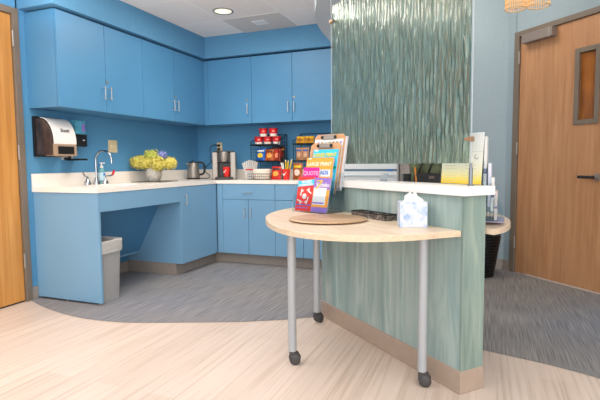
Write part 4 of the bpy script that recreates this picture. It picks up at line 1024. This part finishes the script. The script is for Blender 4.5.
pendant((3.414, -.945, 2.150), .071, 'glowing crystal drum pendant at the top edge, left of the visible pair')
pendant((3.572, -.882, 2.170), .076, 'glowing crystal drum pendant at the top edge, right of the visible pair')
pendant((3.03, -1.10, 2.12), .074, 'glowing crystal drum pendant showing as gold streaks through the rippled glass')

# ------------------------------------------------------------------ lights, world, camera
def area(name, loc, rot, sx_, sy_, e, col=(1, 1, 1)):
    l = bpy.data.lights.new(name, 'AREA'); l.shape = 'RECTANGLE'; l.size = sx_; l.size_y = sy_; l.energy = e; l.color = col
    o = bpy.data.objects.new(name, l); COL.objects.link(o); o.location = loc; o.rotation_euler = rot; return o
area('room_light', (1.2, -4.2, ZC-.03), (0, 0, 0), 1.6, 3.0, 30, (1, .94, .87))
area('lobby_light', (4.4, -4.4, ZH-.03), (0, 0, 0), 2.2, 2.6, 40, (1, .95, .88))
area('rear_fill', (4.2, -7.2, 1.6), (R(84), 0, R(16)), 3.6, 2.2, 105, (.97, .98, 1))  # added fill from behind the camera, lifts the whole room
area('added_ceiling_fill', (1.2, -3.0, 1.98), (R(180), 0, 0), 1.6, 1.2, 32, (1, .95, .9))  # added upward fill that brightens the tile ceiling, no fixture here
area('reception_light', (3.0, -.7, ZH-.03), (0, 0, 0), .6, .6, 12, (1, .9, .78))
area('kitchen_light', (1.25, -1.35, ZC-.03), (0, 0, 0), .6, .6, 16, (1, .92, .82))
sp_ = bpy.data.lights.new('downlight', 'SPOT'); sp_.energy = 22; sp_.spot_size = R(110); sp_.spot_blend = .8; sp_.color = (1, .88, .7); sp_.shadow_soft_size = .06
so = bpy.data.objects.new('downlight', sp_); COL.objects.link(so); so.location = (lx, ly, ZC-.02)
wl_ = bpy.data.lights.new('door_lamp', 'SPOT'); wl_.energy = 24; wl_.spot_size = R(90); wl_.spot_blend = 1; wl_.color = (1, .74, .42); wl_.shadow_soft_size = .1
wo = bpy.data.objects.new('door_lamp', wl_); COL.objects.link(wo); wo.location = (.7, -3.2, ZC-.02)
W = bpy.data.worlds.new('World'); sc.world = W; W.use_nodes = True
bg = W.node_tree.nodes['Background']; bg.inputs[0].default_value = (1, .98, .96, 1); bg.inputs[1].default_value = 1.35

cam = bpy.data.cameras.new('Camera'); co = bpy.data.objects.new('Camera', cam); COL.objects.link(co); sc.camera = co
yaw, pitch, roll = .375, -.077, -.0088
F = Vector((-math.sin(yaw)*math.cos(pitch), math.cos(yaw)*math.cos(pitch), math.sin(pitch)))
r0 = Vector((math.cos(yaw), math.sin(yaw), 0)); u0 = r0.cross(F)
rt_ = r0*math.cos(roll)+u0*math.sin(roll); up_ = rt_.cross(F)
mw = Matrix.Identity(4)
for i in range(3):
    mw[i][0] = rt_[i]; mw[i][1] = up_[i]; mw[i][2] = -F[i]
mw.translation = (3.2363, -4.8806, 1.0294)
co.matrix_world = mw
cam.sensor_width = 36; cam.lens = 473.03/600*36; cam.clip_start = .05
sc.view_settings.view_transform = 'Standard'
sc.view_settings.look = 'None'
sc.view_settings.exposure = 0
